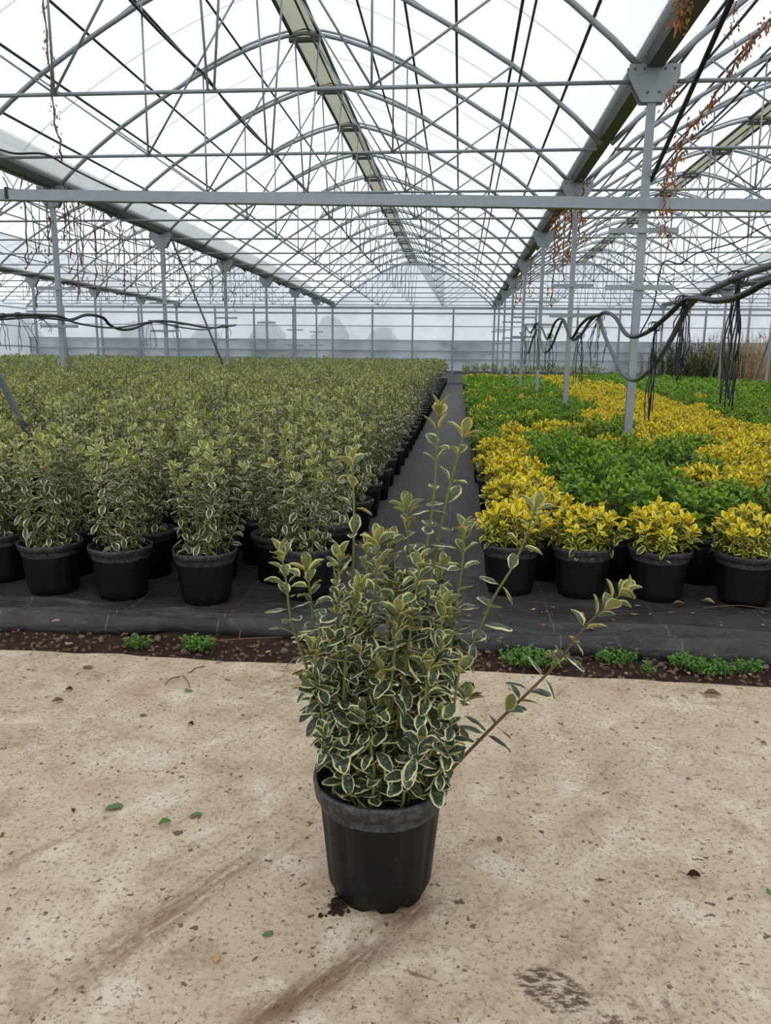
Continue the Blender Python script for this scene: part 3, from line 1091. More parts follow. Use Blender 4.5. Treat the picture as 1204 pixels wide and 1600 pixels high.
def pot_mesh(R, Hh, segs, detail):
    """returns (wall mesh, rim mesh)"""
    q = MB()
    rb = R * 0.75
    rw = R * 0.92
    lip = Hh * 0.125
    zs = [0.0, 0.012, 0.03, 0.045, Hh * 0.35, Hh * 0.6, Hh * 0.78, Hh - lip + 0.004] if detail else [0, Hh * 0.5, Hh - lip + 0.004]
    v = []
    for z in zs:
        for j in range(segs):
            th = j * 2 * math.pi / segs
            r = rb + (rw - rb) * z / Hh
            if detail:
                g = max(0, math.cos(th * 12)) ** 2
                band = 1 if 0.035 < z < Hh * 0.8 else 0
                r -= 0.0045 * g * band
                zz = z
                if z < 0.02:
                    r -= 0.008
                    foot = math.cos(th * 10 + 0.6) > -0.1
                    zz = z if foot else max(z, 0.011)
                v.append((r * math.cos(th), r * math.sin(th), zz))
            else:
                v.append((r * math.cos(th), r * math.sin(th), z))
    n = len(zs)
    f = [(i * segs + j, i * segs + (j + 1) % segs, (i + 1) * segs + (j + 1) % segs, (i + 1) * segs + j) for i in range(n - 1) for j in range(segs)]
    f.append(tuple(range(segs - 1, -1, -1)))
    q.add(v, f)
    wall = q.mesh('pot_wall', 'pot_plastic', True)
    q = MB()
    prof = [(rw - 0.002, Hh - lip - 0.002), (R * 0.975, Hh - lip), (R, Hh - 0.008), (R * 0.99, Hh), (R * 0.945, Hh), (R * 0.935, Hh - 0.01), (R * 0.90, Hh - 0.06)]
    if not detail:
        prof = [prof[0], prof[1], prof[2], prof[4], prof[6]]
    v = []
    for r, z in prof:
        for j in range(segs):
            th = j * 2 * math.pi / segs
            w_ = (0.0018 * math.sin(th * 3 + 1) + 0.001 * math.sin(th * 7)) if detail else 0
            v.append(((r + w_) * math.cos(th), (r + w_) * math.sin(th), z + w_ * 1.2))
    n = len(prof)
    q.add(v, [(i * segs + j, i * segs + (j + 1) % segs, (i + 1) * segs + (j + 1) % segs, (i + 1) * segs + j) for i in range(n - 1) for j in range(segs)])
    rim = q.mesh('pot_rim', 'pot_rim', True)
    q = MB()
    sr = R * 0.905
    v = [(0, 0, Hh - 0.03)]
    for rr in (0.5, 1.0):
        for j in range(segs):
            th = j * 2 * math.pi / segs
            v.append((sr * rr * math.cos(th), sr * rr * math.sin(th), Hh - 0.035 + (0.012 * vnoise(th * 3, rr * 9, 2) if detail else 0)))
    q.add(v, [(0, 1 + j, 1 + (j + 1) % segs) for j in range(segs)] + [(1 + j, 1 + segs + j, 1 + segs + (j + 1) % segs, 1 + (j + 1) % segs) for j in range(segs)])
    soil = q.mesh('potting_soil', 'soil', True)
    return wall, rim, soil


def stems_mesh(stems, mat, r0, r1, n=5):
    q = MB()
    for P in stems:
        q.tube(P, np.linspace(r0, r1, len(P)), n, False)
    return q.mesh('stems', mat, True)


# ---- the plant in the foreground
HB = on_z(593, 1377)
HB = np.array([HB[0], HB[1], 0.0])
R_HERO, H_HERO = 0.1555, 0.28
hero = thing('potted_euonymus', HB, 'tall leggy cream-edged euonymus in black pot standing alone on the concrete', 'potted plant')
wall, rim, soil = pot_mesh(R_HERO, H_HERO, 96, True)
hp = link('pot', wall, hero)
link('pot_rim', rim, hp)
link('potting_soil', soil, hero)
HSTEMS = [  # (depth offset, root px x, then pixel points upward)
    (0.03, [(612, 1225), (632, 1080), (648, 960), (664, 870), (678, 770), (682, 700), (686, 645)]),
    (0.05, [(640, 1225), (655, 1060), (668, 930), (682, 855), (700, 770), (714, 715), (724, 680)]),
    (0.00, [(560, 1230), (548, 1080), (548, 960), (552, 870), (553, 800), (550, 725)]),
    (0.04, [(680, 1215), (690, 1130), (706, 1060), (738, 1005), (770, 935), (806, 875), (836, 795)]),
    (0.00, [(690, 1225), (712, 1195), (775, 1130), (822, 1085), (870, 1036), (915, 978), (970, 928)]),
    (-0.03, [(540, 1235), (505, 1130), (478, 1040), (455, 970), (448, 915), (440, 868)]),
    (0.06, [(625, 1220), (630, 1060), (634, 930), (637, 850), (636, 795)]),
    (0.02, [(672, 1225), (690, 1090), (703, 1010), (713, 940), (722, 880), (724, 832)]),
    (-0.04, [(585, 1245), (580, 1100), (582, 980), (588, 900), (590, 848)]),
    (0.05, [(550, 1225), (515, 1110), (495, 1000), (486, 940), (480, 890)]),
    (-0.02, [(565, 1240), (540, 1100), (528, 990), (525, 930), (530, 872)]),
    (-0.07, [(600, 1255), (622, 1120), (638, 1010), (648, 940), (655, 885)]),
    (-0.08, [(635, 1255), (660, 1130), (676, 1040), (688, 985), (694, 945)]),
    (-0.09, [(545, 1255), (537, 1150), (538, 1060), (545, 985), (560, 920)]),
    (-0.10, [(590, 1262), (600, 1160), (612, 1060), (618, 1000), (622, 960)]),
    (0.08, [(590, 1215), (575, 1080), (568, 970), (572, 905), (575, 860)]),
    (0.09, [(605, 1215), (608, 1080), (610, 960), (608, 900), (610, 850)]),
    (-0.08, [(660, 1250), (690, 1190), (705, 1130), (712, 1080), (718, 1045)]),
    (-0.10, [(560, 1260), (520, 1180), (503, 1110), (495, 1060), (490, 1020)]),
    (-0.11, [(625, 1262), (640, 1190), (660, 1120), (665, 1080), (668, 1045)]),
    (0.02, [(655, 1225), (672, 1130), (684, 1060), (690, 1000), (700, 960)]),
    (-0.05, [(575, 1250), (560, 1160), (555, 1090), (562, 1030), (565, 985)]),
    (0.10, [(650, 1215), (660, 1100), (668, 1000), (680, 930), (690, 890)]),
    (-0.115, [(575, 1265), (585, 1215), (578, 1150), (590, 1100), (594, 1050)]),
]
LV = Leaves()
hrg = np.random.default_rng(11)
stem_objs = []
soil_z = H_HERO - 0.04
for si, (dy, pix) in enumerate(HSTEMS):
    P = [on_y(x, y, HB[1] + dy) for x, y in pix]
    # root of the stem: inside the pot, on the soil
    r0 = P[0].copy()
    r0 = np.array([np.clip(r0[0], HB[0] - 0.10, HB[0] + 0.105), HB[1] + dy * 0.85, soil_z - 0.01])
    P[0] = r0
    P = dens(P, 4) - HB
    bare = si == 4
    q = MB()
    q.tube(P, np.linspace(0.0042, 0.0022, len(P)), 7)
    so = q.build('stem', 'bark_brown' if bare else 'bark', hero, True)
    stem_objs.append(so)
    tall = si in (0, 1, 2, 3, 7)
    low_gap = 0.023 if not tall else 0.027
    if bare:
        shoot(LV, P, 0.20, 0.036, 0.054, hrg, si, 15, 48, 0.7)
        continue
    shoot(LV, P, 0.03 if si > 7 else 0.05, low_gap, 0.050, hrg, si, -6, 46, 0.7, gap_up=1.8 if tall else 1.2)
    # short side twigs in the lower bulk
    for b in range(2 if not tall else 1):
        k0 = int(len(P) * hrg.uniform(0.12, 0.5))
        base = P[k0]
        ang = hrg.uniform(0, 2 * math.pi)
        out = np.array([math.cos(ang), math.sin(ang), hrg.uniform(0.7, 1.6)])
        ln = hrg.uniform(0.06, 0.12)
        tw = np.array([base, base + out * ln * 0.5 / 1.6, base + out * ln / 1.6 + np.array([0, 0, ln * 0.3])])
        shoot(LV, dens(tw, 3), 0.02, 0.022, 0.045, hrg, si, -5, 38, 0.15)
LD = LV.get()
# keep the low foliage inside / just over the rim
rad = np.hypot(LD['pos'][:, 0], LD['pos'][:, 1])
ok = ~((LD['pos'][:, 2] < H_HERO - 0.01) & (rad > 0.115)) & (LD['pos'][:, 2] > soil_z + 0.006)
for k_ in LD:
    LD[k_] = LD[k_][ok]
for i in range(len(LD['pos'])):
    p_, d_ = LD['pos'][i], LD['dir'][i] / np.linalg.norm(LD['dir'][i])
    tipp = p_ + d_ * LD['size'][i]
    if p_[2] < H_HERO + 0.03 and math.hypot(tipp[0], tipp[1]) > 0.11:
        need = (H_HERO + 0.022 - p_[2]) / LD['size'][i]
        if d_[2] < need:
            d_ = np.array([d_[0], d_[1], min(need, 1.5)])
            LD['dir'][i] = d_
            LD['kind'][i] = 0
nL = len(LD['pos'])
# the 300 that show largest: towards the camera or outlying
score = -LD['pos'][:, 1] * 1.0 + np.abs(LD['pos'][:, 0]) * 0.35 + np.clip(LD['pos'][:, 2] - 0.5, 0, 1) * 0.5 + LD['size'] * 3
order = np.argsort(-score)
single, rest = order[:300], order[300:]
X_, D_, N_ = frames(LD['dir'], LD['nor'])
LEAF_ME = {}


def leaf_obj_mesh(kind, yq, mat, tpls, key):
    kk = (key, kind, yq)
    if kk not in LEAF_ME:
        V, Fc, U = tpls[kind % len(tpls)]
        LEAF_ME[kk] = raw_mesh('leaf', V, Fc, U, np.full(len(V), yq / 4.0), mat)
    return LEAF_ME[kk]


def leaf_objects(LD, idx, parent_of, mat, tpls, key):
    X, D, N = frames(LD['dir'], LD['nor'])
    for i in idx:
        me = leaf_obj_mesh(int(LD['kind'][i]), int(round(LD['young'][i] * 4)), mat, tpls, key)
        o = bpy.data.objects.new('leaf', me)
        COL.objects.link(o)
        o.parent = parent_of(i)
        s = LD['size'][i]
        o.matrix_local = Matrix(((X[i][0] * s, D[i][0] * s, N[i][0] * s, LD['pos'][i][0]),
                                 (X[i][1] * s, D[i][1] * s, N[i][1] * s, LD['pos'][i][1]),
                                 (X[i][2] * s, D[i][2] * s, N[i][2] * s, LD['pos'][i][2]), (0, 0, 0, 1)))


leaf_objects(LD, single, lambda i: stem_objs[int(LD['stem'][i])], 'leaf_lone', HI, 'hero')
o = link('inner_foliage', leaves_mesh('inner_foliage', LD, HI, 'leaf_lone', rest), hero)
o['kind'] = 'stuff'


# ---- nursery plants
def bravo_leaves(seed, h, gap=0.030, n_st=12, size=0.055, rim_z=0.24, spread=0.085):
    rg = np.random.default_rng(seed)
    LV = Leaves()
    st = []
    for i in range(n_st):
        a = i * 2.399 + rg.uniform(-.3, .3)
        r0 = 0.09 * math.sqrt((i + 0.4) / n_st)
        hh = h * rg.uniform(0.72, 1.0) * (1.08 if i < 2 else 1)
        lean = spread * rg.uniform(0.4, 1.3) * (r0 / 0.09 + 0.2)
        p0 = np.array([r0 * math.cos(a), r0 * math.sin(a), rim_z - 0.02])
        p1 = p0 + np.array([math.cos(a) * lean * .7, math.sin(a) * lean * .7, hh * 0.5])
        p2 = p0 + np.array([math.cos(a) * lean + rg.normal(0, .015), math.sin(a) * lean + rg.normal(0, .015), hh])
        P = dens([p0, p1, p2], 4)
        st.append(P)
        shoot(LV, P, 0.02, gap, size, rg, i, -12, 46, 0.95, gap_up=1.15)
    return LV.get(), st


def mound_leaves(seed, h, n_sh=24, size=0.040, rim_z=0.24, R=0.17, el0=0, el1=48, gap=0.022, ty=1.0):
    rg = np.random.default_rng(seed)
    LV = Leaves()
    st = []
    for i in range(n_sh):
        a = i * 2.399 + rg.uniform(-.2, .2)
        q_ = math.sqrt((i + 0.5) / n_sh)
        r1 = R * q_ * rg.uniform(0.85, 1.1)
        z1 = h * (1 - 0.45 * q_ ** 2.2) * rg.uniform(0.82, 1.08)
        p0 = np.array([0.06 * q_ * math.cos(a), 0.06 * q_ * math.sin(a), rim_z - 0.02])
        p2 = np.array([r1 * math.cos(a), r1 * math.sin(a), rim_z + z1])
        p1 = (p0 + p2) / 2 + np.array([math.cos(a), math.sin(a), 0]) * 0.03 * q_
        P = dens([p0, p1, p2], 3)
        st.append(P)
        ln = np.linalg.norm(P[-1] - P[0])
        shoot(LV, P, ln * 0.35, gap, size, rg, i, el0, el1, ty)
    return LV.get(), st


P_WALL, P_RIM, P_SOIL = pot_mesh(0.158, 0.265, 28, False)
PF_WALL, PF_RIM, PF_SOIL = pot_mesh(0.158, 0.265, 60, True)
BRAVO = []
for s in range(7):
    LDb, st = bravo_leaves(100 + s, 0.52 + 0.03 * (s % 3), 0.029, 13)
    BRAVO.append((leaves_mesh('foliage', LDb, MID, 'leaf_bravo'), stems_mesh(st, 'bark', 0.004, 0.002, 4), LDb))
YEL, GRN = [], []
for s in range(6):
    LDy, st = mound_leaves(300 + s, 0.225, 28, 0.054, R=0.18, ty=1.0)
    YEL.append((leaves_mesh('foliage', LDy, MID, 'leaf_yellow'), stems_mesh(st, 'bark', 0.004, 0.002, 4), LDy))
    LDg, st = mound_leaves(400 + s, 0.30, 26, 0.054, R=0.19, el0=-5, el1=55, gap=0.03, ty=0.8)
    GRN.append((leaves_mesh('foliage', LDg, MID, 'leaf_green'), stems_mesh(st, 'bark', 0.004, 0.002, 4), LDg))


def place(name, P, rz, s, tpl, label, cat, group, front=False, mat=None, key=None, n_single=220):
    root = thing(name, (P[0], P[1], 0.008), label, cat, group, rz)
    root.scale = (1, 1, 1)
    if front:
        LDx = tpl[2]
        # leaves on the side that shows, as pieces of their own
        c, s_ = math.cos(rz), math.sin(rz)
        wy = LDx['pos'][:, 0] * s_ + LDx['pos'][:, 1] * c
        order = np.argsort(wy - LDx['pos'][:, 2] * 0.25)
        hold = link('pot', PF_WALL, root)
        link('pot_rim', PF_RIM, hold)
        link('potting_soil', PF_SOIL, root)
        so = link('stem', tpl[1], root)
        leaf_objects(LDx, order[:n_single], lambda i: so, mat, HI5, key)
        o = link('foliage', leaves_mesh('foliage', LDx, MID, mat, order[n_single:]), root)
        o['kind'] = 'stuff'
    else:
        hold = link('pot', P_WALL, root)
        link('pot_rim', P_RIM, hold)
        link('potting_soil', P_SOIL, root)
        link('stem', tpl[1], root).scale = (1, 1, s)
        o = link('foliage', tpl[0], root)
        o.scale = (1, 1, s)
        o['kind'] = 'stuff'
    return root


HI5 = [leaf_tpl(5, 6, 0.25, 0.18, -0.25, 0.31, 1), leaf_tpl(5, 6, 0.4, 0.45, -0.25, 0.29, 2), leaf_tpl(5, 6, 0.5, 0.1, 0, 0.31, 3)]

# left block: the front row is where the photograph shows it, the rest a staggered grid
pl = []   # (x, y, kind)
front_left = [(323, 940), (193, 932), (85, 925), (480, 932)]
FL = [on_z(*p) for p in front_left]
FL.append(np.array([-2.42, 3.80, 0]))
FL.append(np.array([-2.86, 3.66, 0]))
row_dy, col_dx = 0.36, 0.40
jit = np.random.default_rng(5)
row = 0
y = 3.98
while y < 37.5:
    xo = -0.71 - (0.2 if row % 2 == 0 else 0.0)
    x = xo
    while x > max(-0.66 * y - 1.2, -21.8):
        pl.append((x + jit.normal(0, .02) * (1 if x < -0.75 else 0.4), y + jit.normal(0, .02), row + 1))
        x -= col_dx
    y += row_dy
    row += 1
pl = [p for p in pl if not any(math.hypot(p[0] - b[0], p[1] - b[1]) < 0.27 for b in FL)
      and not any(math.hypot(p[0] - GUT[2], p[1] - Y) < 0.18 for Y in posts_y)]


def settle(pts, fixed, dmin=0.328):
    A = np.array([p[:2] for p in pts], float)
    Fx = np.array([[f[0], f[1]] for f in fixed], float)
    PP = np.array([[X, Y] for X in GUT[1:5] for Y in posts_y])
    for it in range(6):
        for i in range(len(A)):
            for B, dm in ((A, dmin), (Fx, dmin), (PP, 0.215)):
                if not len(B):
                    continue
                dv = A[i] - B
                dd = np.hypot(dv[:, 0], dv[:, 1])
                for j in np.where((dd < dm) & (dd > 1e-6))[0]:
                    A[i] += dv[j] / dd[j] * (dm - dd[j]) * (0.55 if B is A else 1.0)
            if PROP_X0 - 0.2 < A[i][0] < PROP_X1 + 0.2 and abs(A[i][1] - PROP_Y) < 0.185:
                A[i][1] = PROP_Y + (0.185 if A[i][1] > PROP_Y else -0.185)
    return [(float(a[0]), float(a[1]), *p[2:]) for a, p in zip(A, pts)]


pl = settle(pl, FL)


def in_view(p, z=0.7, mg=120):
    a, b, w = proj((p[0], p[1], z))
    return w > 0 and -mg < a < 1204 + mg


vis = [p for p in pl if in_view(p)]
beyond = [p for p in pl if not in_view(p) and in_view(p, mg=420)]
vis.sort(key=lambda p: math.hypot(p[0], p[1]))
N_L = 290
ind, far = vis[:N_L], vis[N_L:]
lab_front = ['cream-edged euonymus in black pot, front row, second pot from the aisle',
             'cream-edged euonymus in black pot, front row, third pot from the aisle',
             'cream-edged euonymus in black pot, front row, fourth pot from the aisle',
             'cream-edged euonymus in black pot, front row, at the aisle corner',
             'cream-edged euonymus in black pot set back beside the fourth front pot', 'cream-edged euonymus in black pot at the outer end of the front row']
for i, p in enumerate(FL):
    place('variegated_euonymus', p, jit.uniform(0, 6), 1.0, BRAVO[i], lab_front[i], 'potted plant', 'cream-edged euonymus block', True, 'leaf_bravo', 'bravo')


def hfac(y):
    return float(np.interp(y, [3.5, 6, 12, 30], [1.0, 1.12, 1.22, 1.3]))


n_edge = 0
for i, p in enumerate(ind):
    edge = p[0] > -0.95
    n_edge += edge
    lab = 'cream-edged euonymus lining the aisle, ' + ORD[n_edge] + ' pot back from the soil strip' if edge else 'cream-edged euonymus shrub inside the dense block, ' + ORD[p[2]] + ' row from the soil strip'
    place('variegated_euonymus', p, jit.uniform(0, 6), hfac(p[1]) * jit.uniform(0.86, 1.15), BRAVO[i % 7], lab, 'potted plant',
          'euonymus along the aisle' if edge else 'cream-edged euonymus block')


def stuff_block(name, pts, gens, label, cat, mat, sfun, pots=None):
    """far plants joined into one object; gens: list of (max distance, [leaf dicts])"""
    VV, FF, UU, YY = [], [], [], []
    off = 0
    for (x, y, *_) in pts:
        d = math.hypot(x, y)
        lst = next(g for lim, g in gens if d < lim)
        L = lst[int(jit.integers(0, len(lst)))]
        V, Fc, U = LOW[0]
        X, D, N = L['fr']
        s = sfun(y) * jit.uniform(0.9, 1.12)
        a = jit.uniform(0, 6.28)
        c, sn = math.cos(a), math.sin(a)
        sz = L['size'][:, None, None]
        P = L['pos'][:, None] + sz * (V[None, :, 0:1] * X[:, None] + V[None, :, 1:2] * D[:, None] + V[None, :, 2:3] * N[:, None])
        P = P.reshape(-1, 3)
        P = np.stack([P[:, 0] * c - P[:, 1] * sn + x, P[:, 0] * sn + P[:, 1] * c + y, P[:, 2] * s], 1)
        VV.append(P)
        n = len(L['pos'])
        FF.append((Fc[None] + (np.arange(n) * len(V))[:, None, None] + off).reshape(-1, 3))
        UU.append(np.tile(U, (n, 1)))
        YY.append(np.repeat(L['young'], len(V)))
        off += n * len(V)
    o = link(name, raw_mesh(name, np.concatenate(VV), np.concatenate(FF), np.concatenate(UU), np.concatenate(YY), mat))
    o['kind'] = 'stuff'
    tag(o, label, cat)
    if pots:
        q = MB()
        for (x, y, *_) in pots:
            th = np.arange(12) * math.pi / 6
            v = [(x + r * math.cos(a), y + r * math.sin(a), z) for r, z in ((0.118, 0.008), (0.145, 0.235), (0.158, 0.24), (0.158, 0.265), (0.1, 0.25)) for a in th]
            q.add(v, [(i * 12 + j, i * 12 + (j + 1) % 12, (i + 1) * 12 + (j + 1) % 12, (i + 1) * 12 + j) for i in range(4) for j in range(12)])
        pp = q.build('pot', 'pot_plastic', o, True)
        pp['kind'] = 'stuff'
    return o


def thin(L, n, grow, rg=np.random.default_rng(3), zmin=0.0):
    idx = np.where(L['pos'][:, 2] > zmin)[0]
    idx = rg.permutation(idx)[:n]
    out = {k: v[idx] for k, v in L.items()}
    out['size'] = out['size'] * grow
    out['fr'] = frames(out['dir'], out['nor'])
    return out


b1 = [thin(b[2], 190, 1.15) for b in BRAVO]
b2 = [thin(b[2], 100, 1.45, zmin=0.35) for b in BRAVO]
b3 = [thin(b[2], 50, 1.9, zmin=0.45) for b in BRAVO]
stuff_block('euonymus_field', far + beyond, [(13, b1), (22, b2), (99, b3)], 'far rows of cream-edged euonymus shrubs reaching the end wall', 'shrubs', 'leaf_bravo', hfac,
            [p for p in far if p[0] > -1.2] + [p for p in beyond if p[1] < 5])

# right block: yellow mounds and green shrubs
FR = [on_z(795, 925), on_z(905, 930), on_z(1025, 935), on_z(1158, 943), np.array([1.90, 3.86, 0])]
pr_ = []
row = 0
y = 4.26
while y < 36.5:
    x = 0.31 + (0.21 if row % 2 == 0 else 0.0)
    while x < min(0.62 * y + 1.6, 9.0):
        pr_.append((x + jit.normal(0, .02), y + jit.normal(0, .02), row + 1))
        x += 0.42
    y += 0.37
    row += 1
pr_ = [p for p in pr_ if not any(math.hypot(p[0] - b[0], p[1] - b[1]) < 0.27 for b in FR)
       and not any(math.hypot(p[0] - GUT[3], p[1] - Y) < 0.16 for Y in posts_y) and in_view(p, mg=500)]

pr_ = settle([p for p in pr_ if not (p[0] < 6.6 and p[1] > 34.1) and not (p[0] > 8.0 and p[1] > 30.4)], FR)


def is_yellow(p):
    a, b, w = proj((p[0], p[1], 0.5))
    n = vnoise(p[0] * 2.1, p[1] * 1.7, 3) * 0.5 + vnoise(p[0] * 6, p[1] * 5, 1) * 0.5
    if p[0] < 0.58 and p[1] < 6.6:
        return n > -0.6
    if p[1] < 4.5:
        return n > 0.2
    if 795 < a < 1090 and 682 < b < 790:
        return n > 0.33
    # broad yellow band to the side of the posts
    lo = np.interp(a, [835, 900, 960, 1040, 1204], [592, 618, 655, 692, 738])
    hi = np.interp(a, [835, 900, 960, 1204], [580, 590, 600, 668])
    if hi < b < lo:
        return n > -0.5
    if a > 1060 and 690 < b < 790:
        return n > 0.0
    if 780 < a < 880 and 650 < b < 700 or 900 < a < 1010 and 640 < b < 690:
        return n > -0.15
    if 740 < a < 830 and 600 < b < 650:
        return n > 0.15
    return n > 0.30


lab_fr = ['yellow-variegated euonymus mound in black pot, front row, at the aisle corner', 'yellow-variegated euonymus mound in black pot, front row, second pot from the aisle',
          'yellow-variegated euonymus mound in black pot, front row, third pot from the aisle', 'yellow-variegated euonymus mound in black pot, front row, fourth pot from the aisle',
          'yellow-variegated euonymus mound in black pot at the outer end of the front row']
for i, p in enumerate(FR):
    place('yellow_euonymus', p, jit.uniform(0, 6), 1.0, YEL[i], lab_fr[i], 'potted plant', 'yellow euonymus mounds', True, 'leaf_yellow', 'yellow', 200)
pr_.sort(key=lambda p: math.hypot(p[0], p[1]))
ycount = gcount = n_edge = 0
far_y, far_g = [], []
for i, p in enumerate(pr_):
    edge = p[0] < 0.6
    n_edge += edge
    if is_yellow(p):
        if ycount < 220 and in_view(p):
            place('yellow_euonymus', p, jit.uniform(0, 6), jit.uniform(0.98, 1.15), YEL[i % 6],
                  'yellow-variegated euonymus mound lining the aisle, ' + ORD[n_edge] + ' pot back from the soil strip' if edge else 'yellow-variegated euonymus mound in the ' + ORD[p[2]] + ' row from the soil strip', 'potted plant', 'yellow euonymus mounds')
            ycount += 1
        else:
            far_y.append(p)
    else:
        if gcount < 260 and in_view(p):
            place('green_euonymus', p, jit.uniform(0, 6), jit.uniform(0.9, 1.1), GRN[i % 6],
                  'plain green euonymus shrub lining the aisle, ' + ORD[n_edge] + ' pot back from the soil strip' if edge else 'plain green euonymus shrub in the ' + ORD[p[2]] + ' row from the soil strip', 'potted plant', 'green euonymus shrubs')
            gcount += 1
        else:
            far_g.append(p)
y1 = [thin(b[2], 170, 1.2) for b in YEL]
y2 = [thin(b[2], 80, 1.7, zmin=0.3) for b in YEL]
g1 = [thin(b[2], 150, 1.2) for b in GRN]
g2 = [thin(b[2], 75, 1.7, zmin=0.3) for b in GRN]
one = lambda y: 1.08
stuff_block('yellow_euonymus_field', far_y, [(15, y1), (99, y2)], 'far rows of yellow-variegated euonymus mounds', 'shrubs', 'leaf_yellow', one, [p for p in far_y if p[1] < 5.2])
stuff_block('green_euonymus_field', far_g, [(15, g1), (99, g2)], 'far rows of plain green euonymus shrubs', 'shrubs', 'leaf_green', one, [p for p in far_g if p[0] < 0.9 or p[1] < 5.2])
# a last strip of taller cream shrubs before the end wall
strip = settle([(x, y) for y in (34.5, 35.2, 36.0, 36.9) for x in np.arange(0.3, 6.2, 0.42)], [])
stuff_block('euonymus_strip', strip, [(99, b3)], 'strip of pale euonymus shrubs before the end wall past the green rows', 'shrubs', 'leaf_bravo', lambda y: 1.15)

# ---- dry reeds and dark bushes by the braced posts
def reeds(name, x0, x1, y0, y1, n, h0, h1, mat, label, leafy):
    q = MB()
    for i in range(n):
        b = np.array([rng.uniform(x0, x1), rng.uniform(y0, y1), 0.0])
        for Y in posts_y:
            if abs(b[0] - GUT[4]) < 0.28 and Y - 0.7 < b[1] < Y + 1.5:
                b[0] = GUT[4] + math.copysign(rng.uniform(0.3, 0.6), b[0] - GUT[4])
        h = rng.uniform(h0, h1)
        lean = rng.normal(0, 0.22, 2) * h * 0.5
        if abs(b[0] - GUT[4]) < 0.9:
            lean[0] = abs(lean[0]) * math.copysign(0.6, b[0] - GUT[4])
        pts = [b, b + np.array([lean[0] * .4, lean[1] * .4, h * .6]), b + np.array([lean[0], lean[1], h])]
        q.tube(pts, [0.012, 0.009, 0.004], 3, False)
        for k in range(leafy):
            f = rng.uniform(0.25, 1.0)
            p = b + np.array([lean[0] * f, lean[1] * f, h * f])
            a = rng.uniform(0, 6.28)
            ln = rng.uniform(0.12, 0.30)
            d = np.array([math.cos(a), math.sin(a), rng.uniform(-0.6, 0.9)]) * ln
            s = np.cross(d, [0, 0, 1]) * 0.09
            q.add([p - s, p + s, p + d], [(0, 1, 2)])
    o = q.build(name, mat)
    o['kind'] = 'stuff'
    tag(o, label, 'reeds')


reeds('dry_reeds', 9.95, 15.5, 26.5, 37.5, 900, 1.3, 2.5, 'reed_dry', 'stand of tall dry straw-coloured reeds by the end wall', 5)
reeds('green_reeds', 8.4, 11.3, 31.2, 37.5, 450, 1.1, 2.1, 'reed_green', 'dark green leafy thicket beside the dry reeds', 9)

# ------------------------------------------------------------------ dry vines hanging from the roof
def hang(X, xa, ya, yb):
    # a strand straight down from the underside of the gutter on line X, beside any post
    c = on_x(xa, (ya + yb) / 2, X)
    Yp = min(posts_y, key=lambda Y: abs(c[1] - Y))
    if abs(c[1] - Yp) < 0.17:
        c[1] = Yp + math.copysign(0.17, c[1] - Yp)
    zb = on_x(xa, yb, X)[2]
    return [np.array([c[0], c[1], ZG + 0.03]), np.array([c[0] + 0.012, c[1] + 0.012, (ZG + zb) / 2]), np.array([c[0] - 0.008, c[1] - 0.015, zb])]


def vine(P, label, group, leaf_n, leaf_s, mat='dry_vine', lmat='dry_orange', r=0.006, wob=0.02):
    P = dens(P, 6)
    P = P + rng.normal(0, wob * 0.35, P.shape)
    root = thing('dry_vine', P[-1], label, 'vine', group)
    P = P - P[-1]
    q = MB()
    q.tube(P, r, 5)
    P2 = P + np.stack([np.sin(np.arange(len(P)) * 1.3), np.cos(np.arange(len(P)) * 1.3), np.zeros(len(P))], 1) * r * 1.8
    q.tube(P2, r * 0.6, 4)
    q.build('stem', mat, root, True)
    q = MB()
    for i in range(leaf_n):
        p = P[rng.integers(0, len(P))] + rng.normal(0, wob, 3)
        a = rng.uniform(0, 6.28)
        d = np.array([math.cos(a) * 0.5, math.sin(a) * 0.5, -1.0 + rng.normal(0, .35)]) * leaf_s * rng.uniform(.6, 1.2)
        s = np.cross(d, [math.sin(a), math.cos(a), 0.3])
        s = s / (np.linalg.norm(s) + 1e-9) * leaf_s * 0.22
        up = np.cross(d, s)
        up = up / (np.linalg.norm(up) + 1e-9) * leaf_s * 0.12
        q.add([p, p + d * .45 + s + up, p + d, p + d * .45 - s + up, p + d * .5 - up], [(0, 1, 4), (1, 2, 4), (2, 3, 4), (3, 0, 4)])
    if leaf_n:
        o = q.build('dry_leaves', lmat, root)
        o['kind'] = 'stuff'
    return root


vine([on_y(66, -25, 7.5), on_y(72, 60, 7.5), on_y(80, 135, 7.5), on_y(88, 200, 7.5), on_y(97, 246, 7.5)], 'long thin dry vine hanging from the truss over the shrubs', None, 70, 0.035, 'dry_vine', 'dry_vine', 0.007, 0.018)
vine([on_y(1250, 0, 7.7), on_y(1190, 45, 7.7), on_y(1150, 100, 7.7), on_y(1105, 165, 7.7), on_y(1070, 215, 7.7), on_y(1046, 262, 7.7)], 'rust-brown dry vine climbing a strut beside the tall post', None, 230, 0.05, 'dry_vine', 'dry_orange', 0.009, 0.03)
vine([on_y(1072, -30, 6.2), on_y(1066, 8, 6.2), on_y(1062, 32, 6.2)], 'rust-brown tuft of dead leaves hanging from the gutter', None, 60, 0.055, 'dry_vine', 'dry_orange', 0.005, 0.03)
vine([on_y(1150, 0, 7.4), on_y(1146, 30, 7.4), on_y(1140, 56, 7.4)], 'small rust-brown dead tuft on the slanting brace', None, 26, 0.04, 'dry_vine', 'dry_orange', 0.004, 0.03)
vine([on_y(1056, 130, 7.5), on_y(1048, 148, 7.5), on_y(1040, 166, 7.5)], 'small rust-brown dead leaves on the gusset of the tall post', None, 30, 0.045, 'dry_vine', 'dry_orange', 0.004, 0.022)
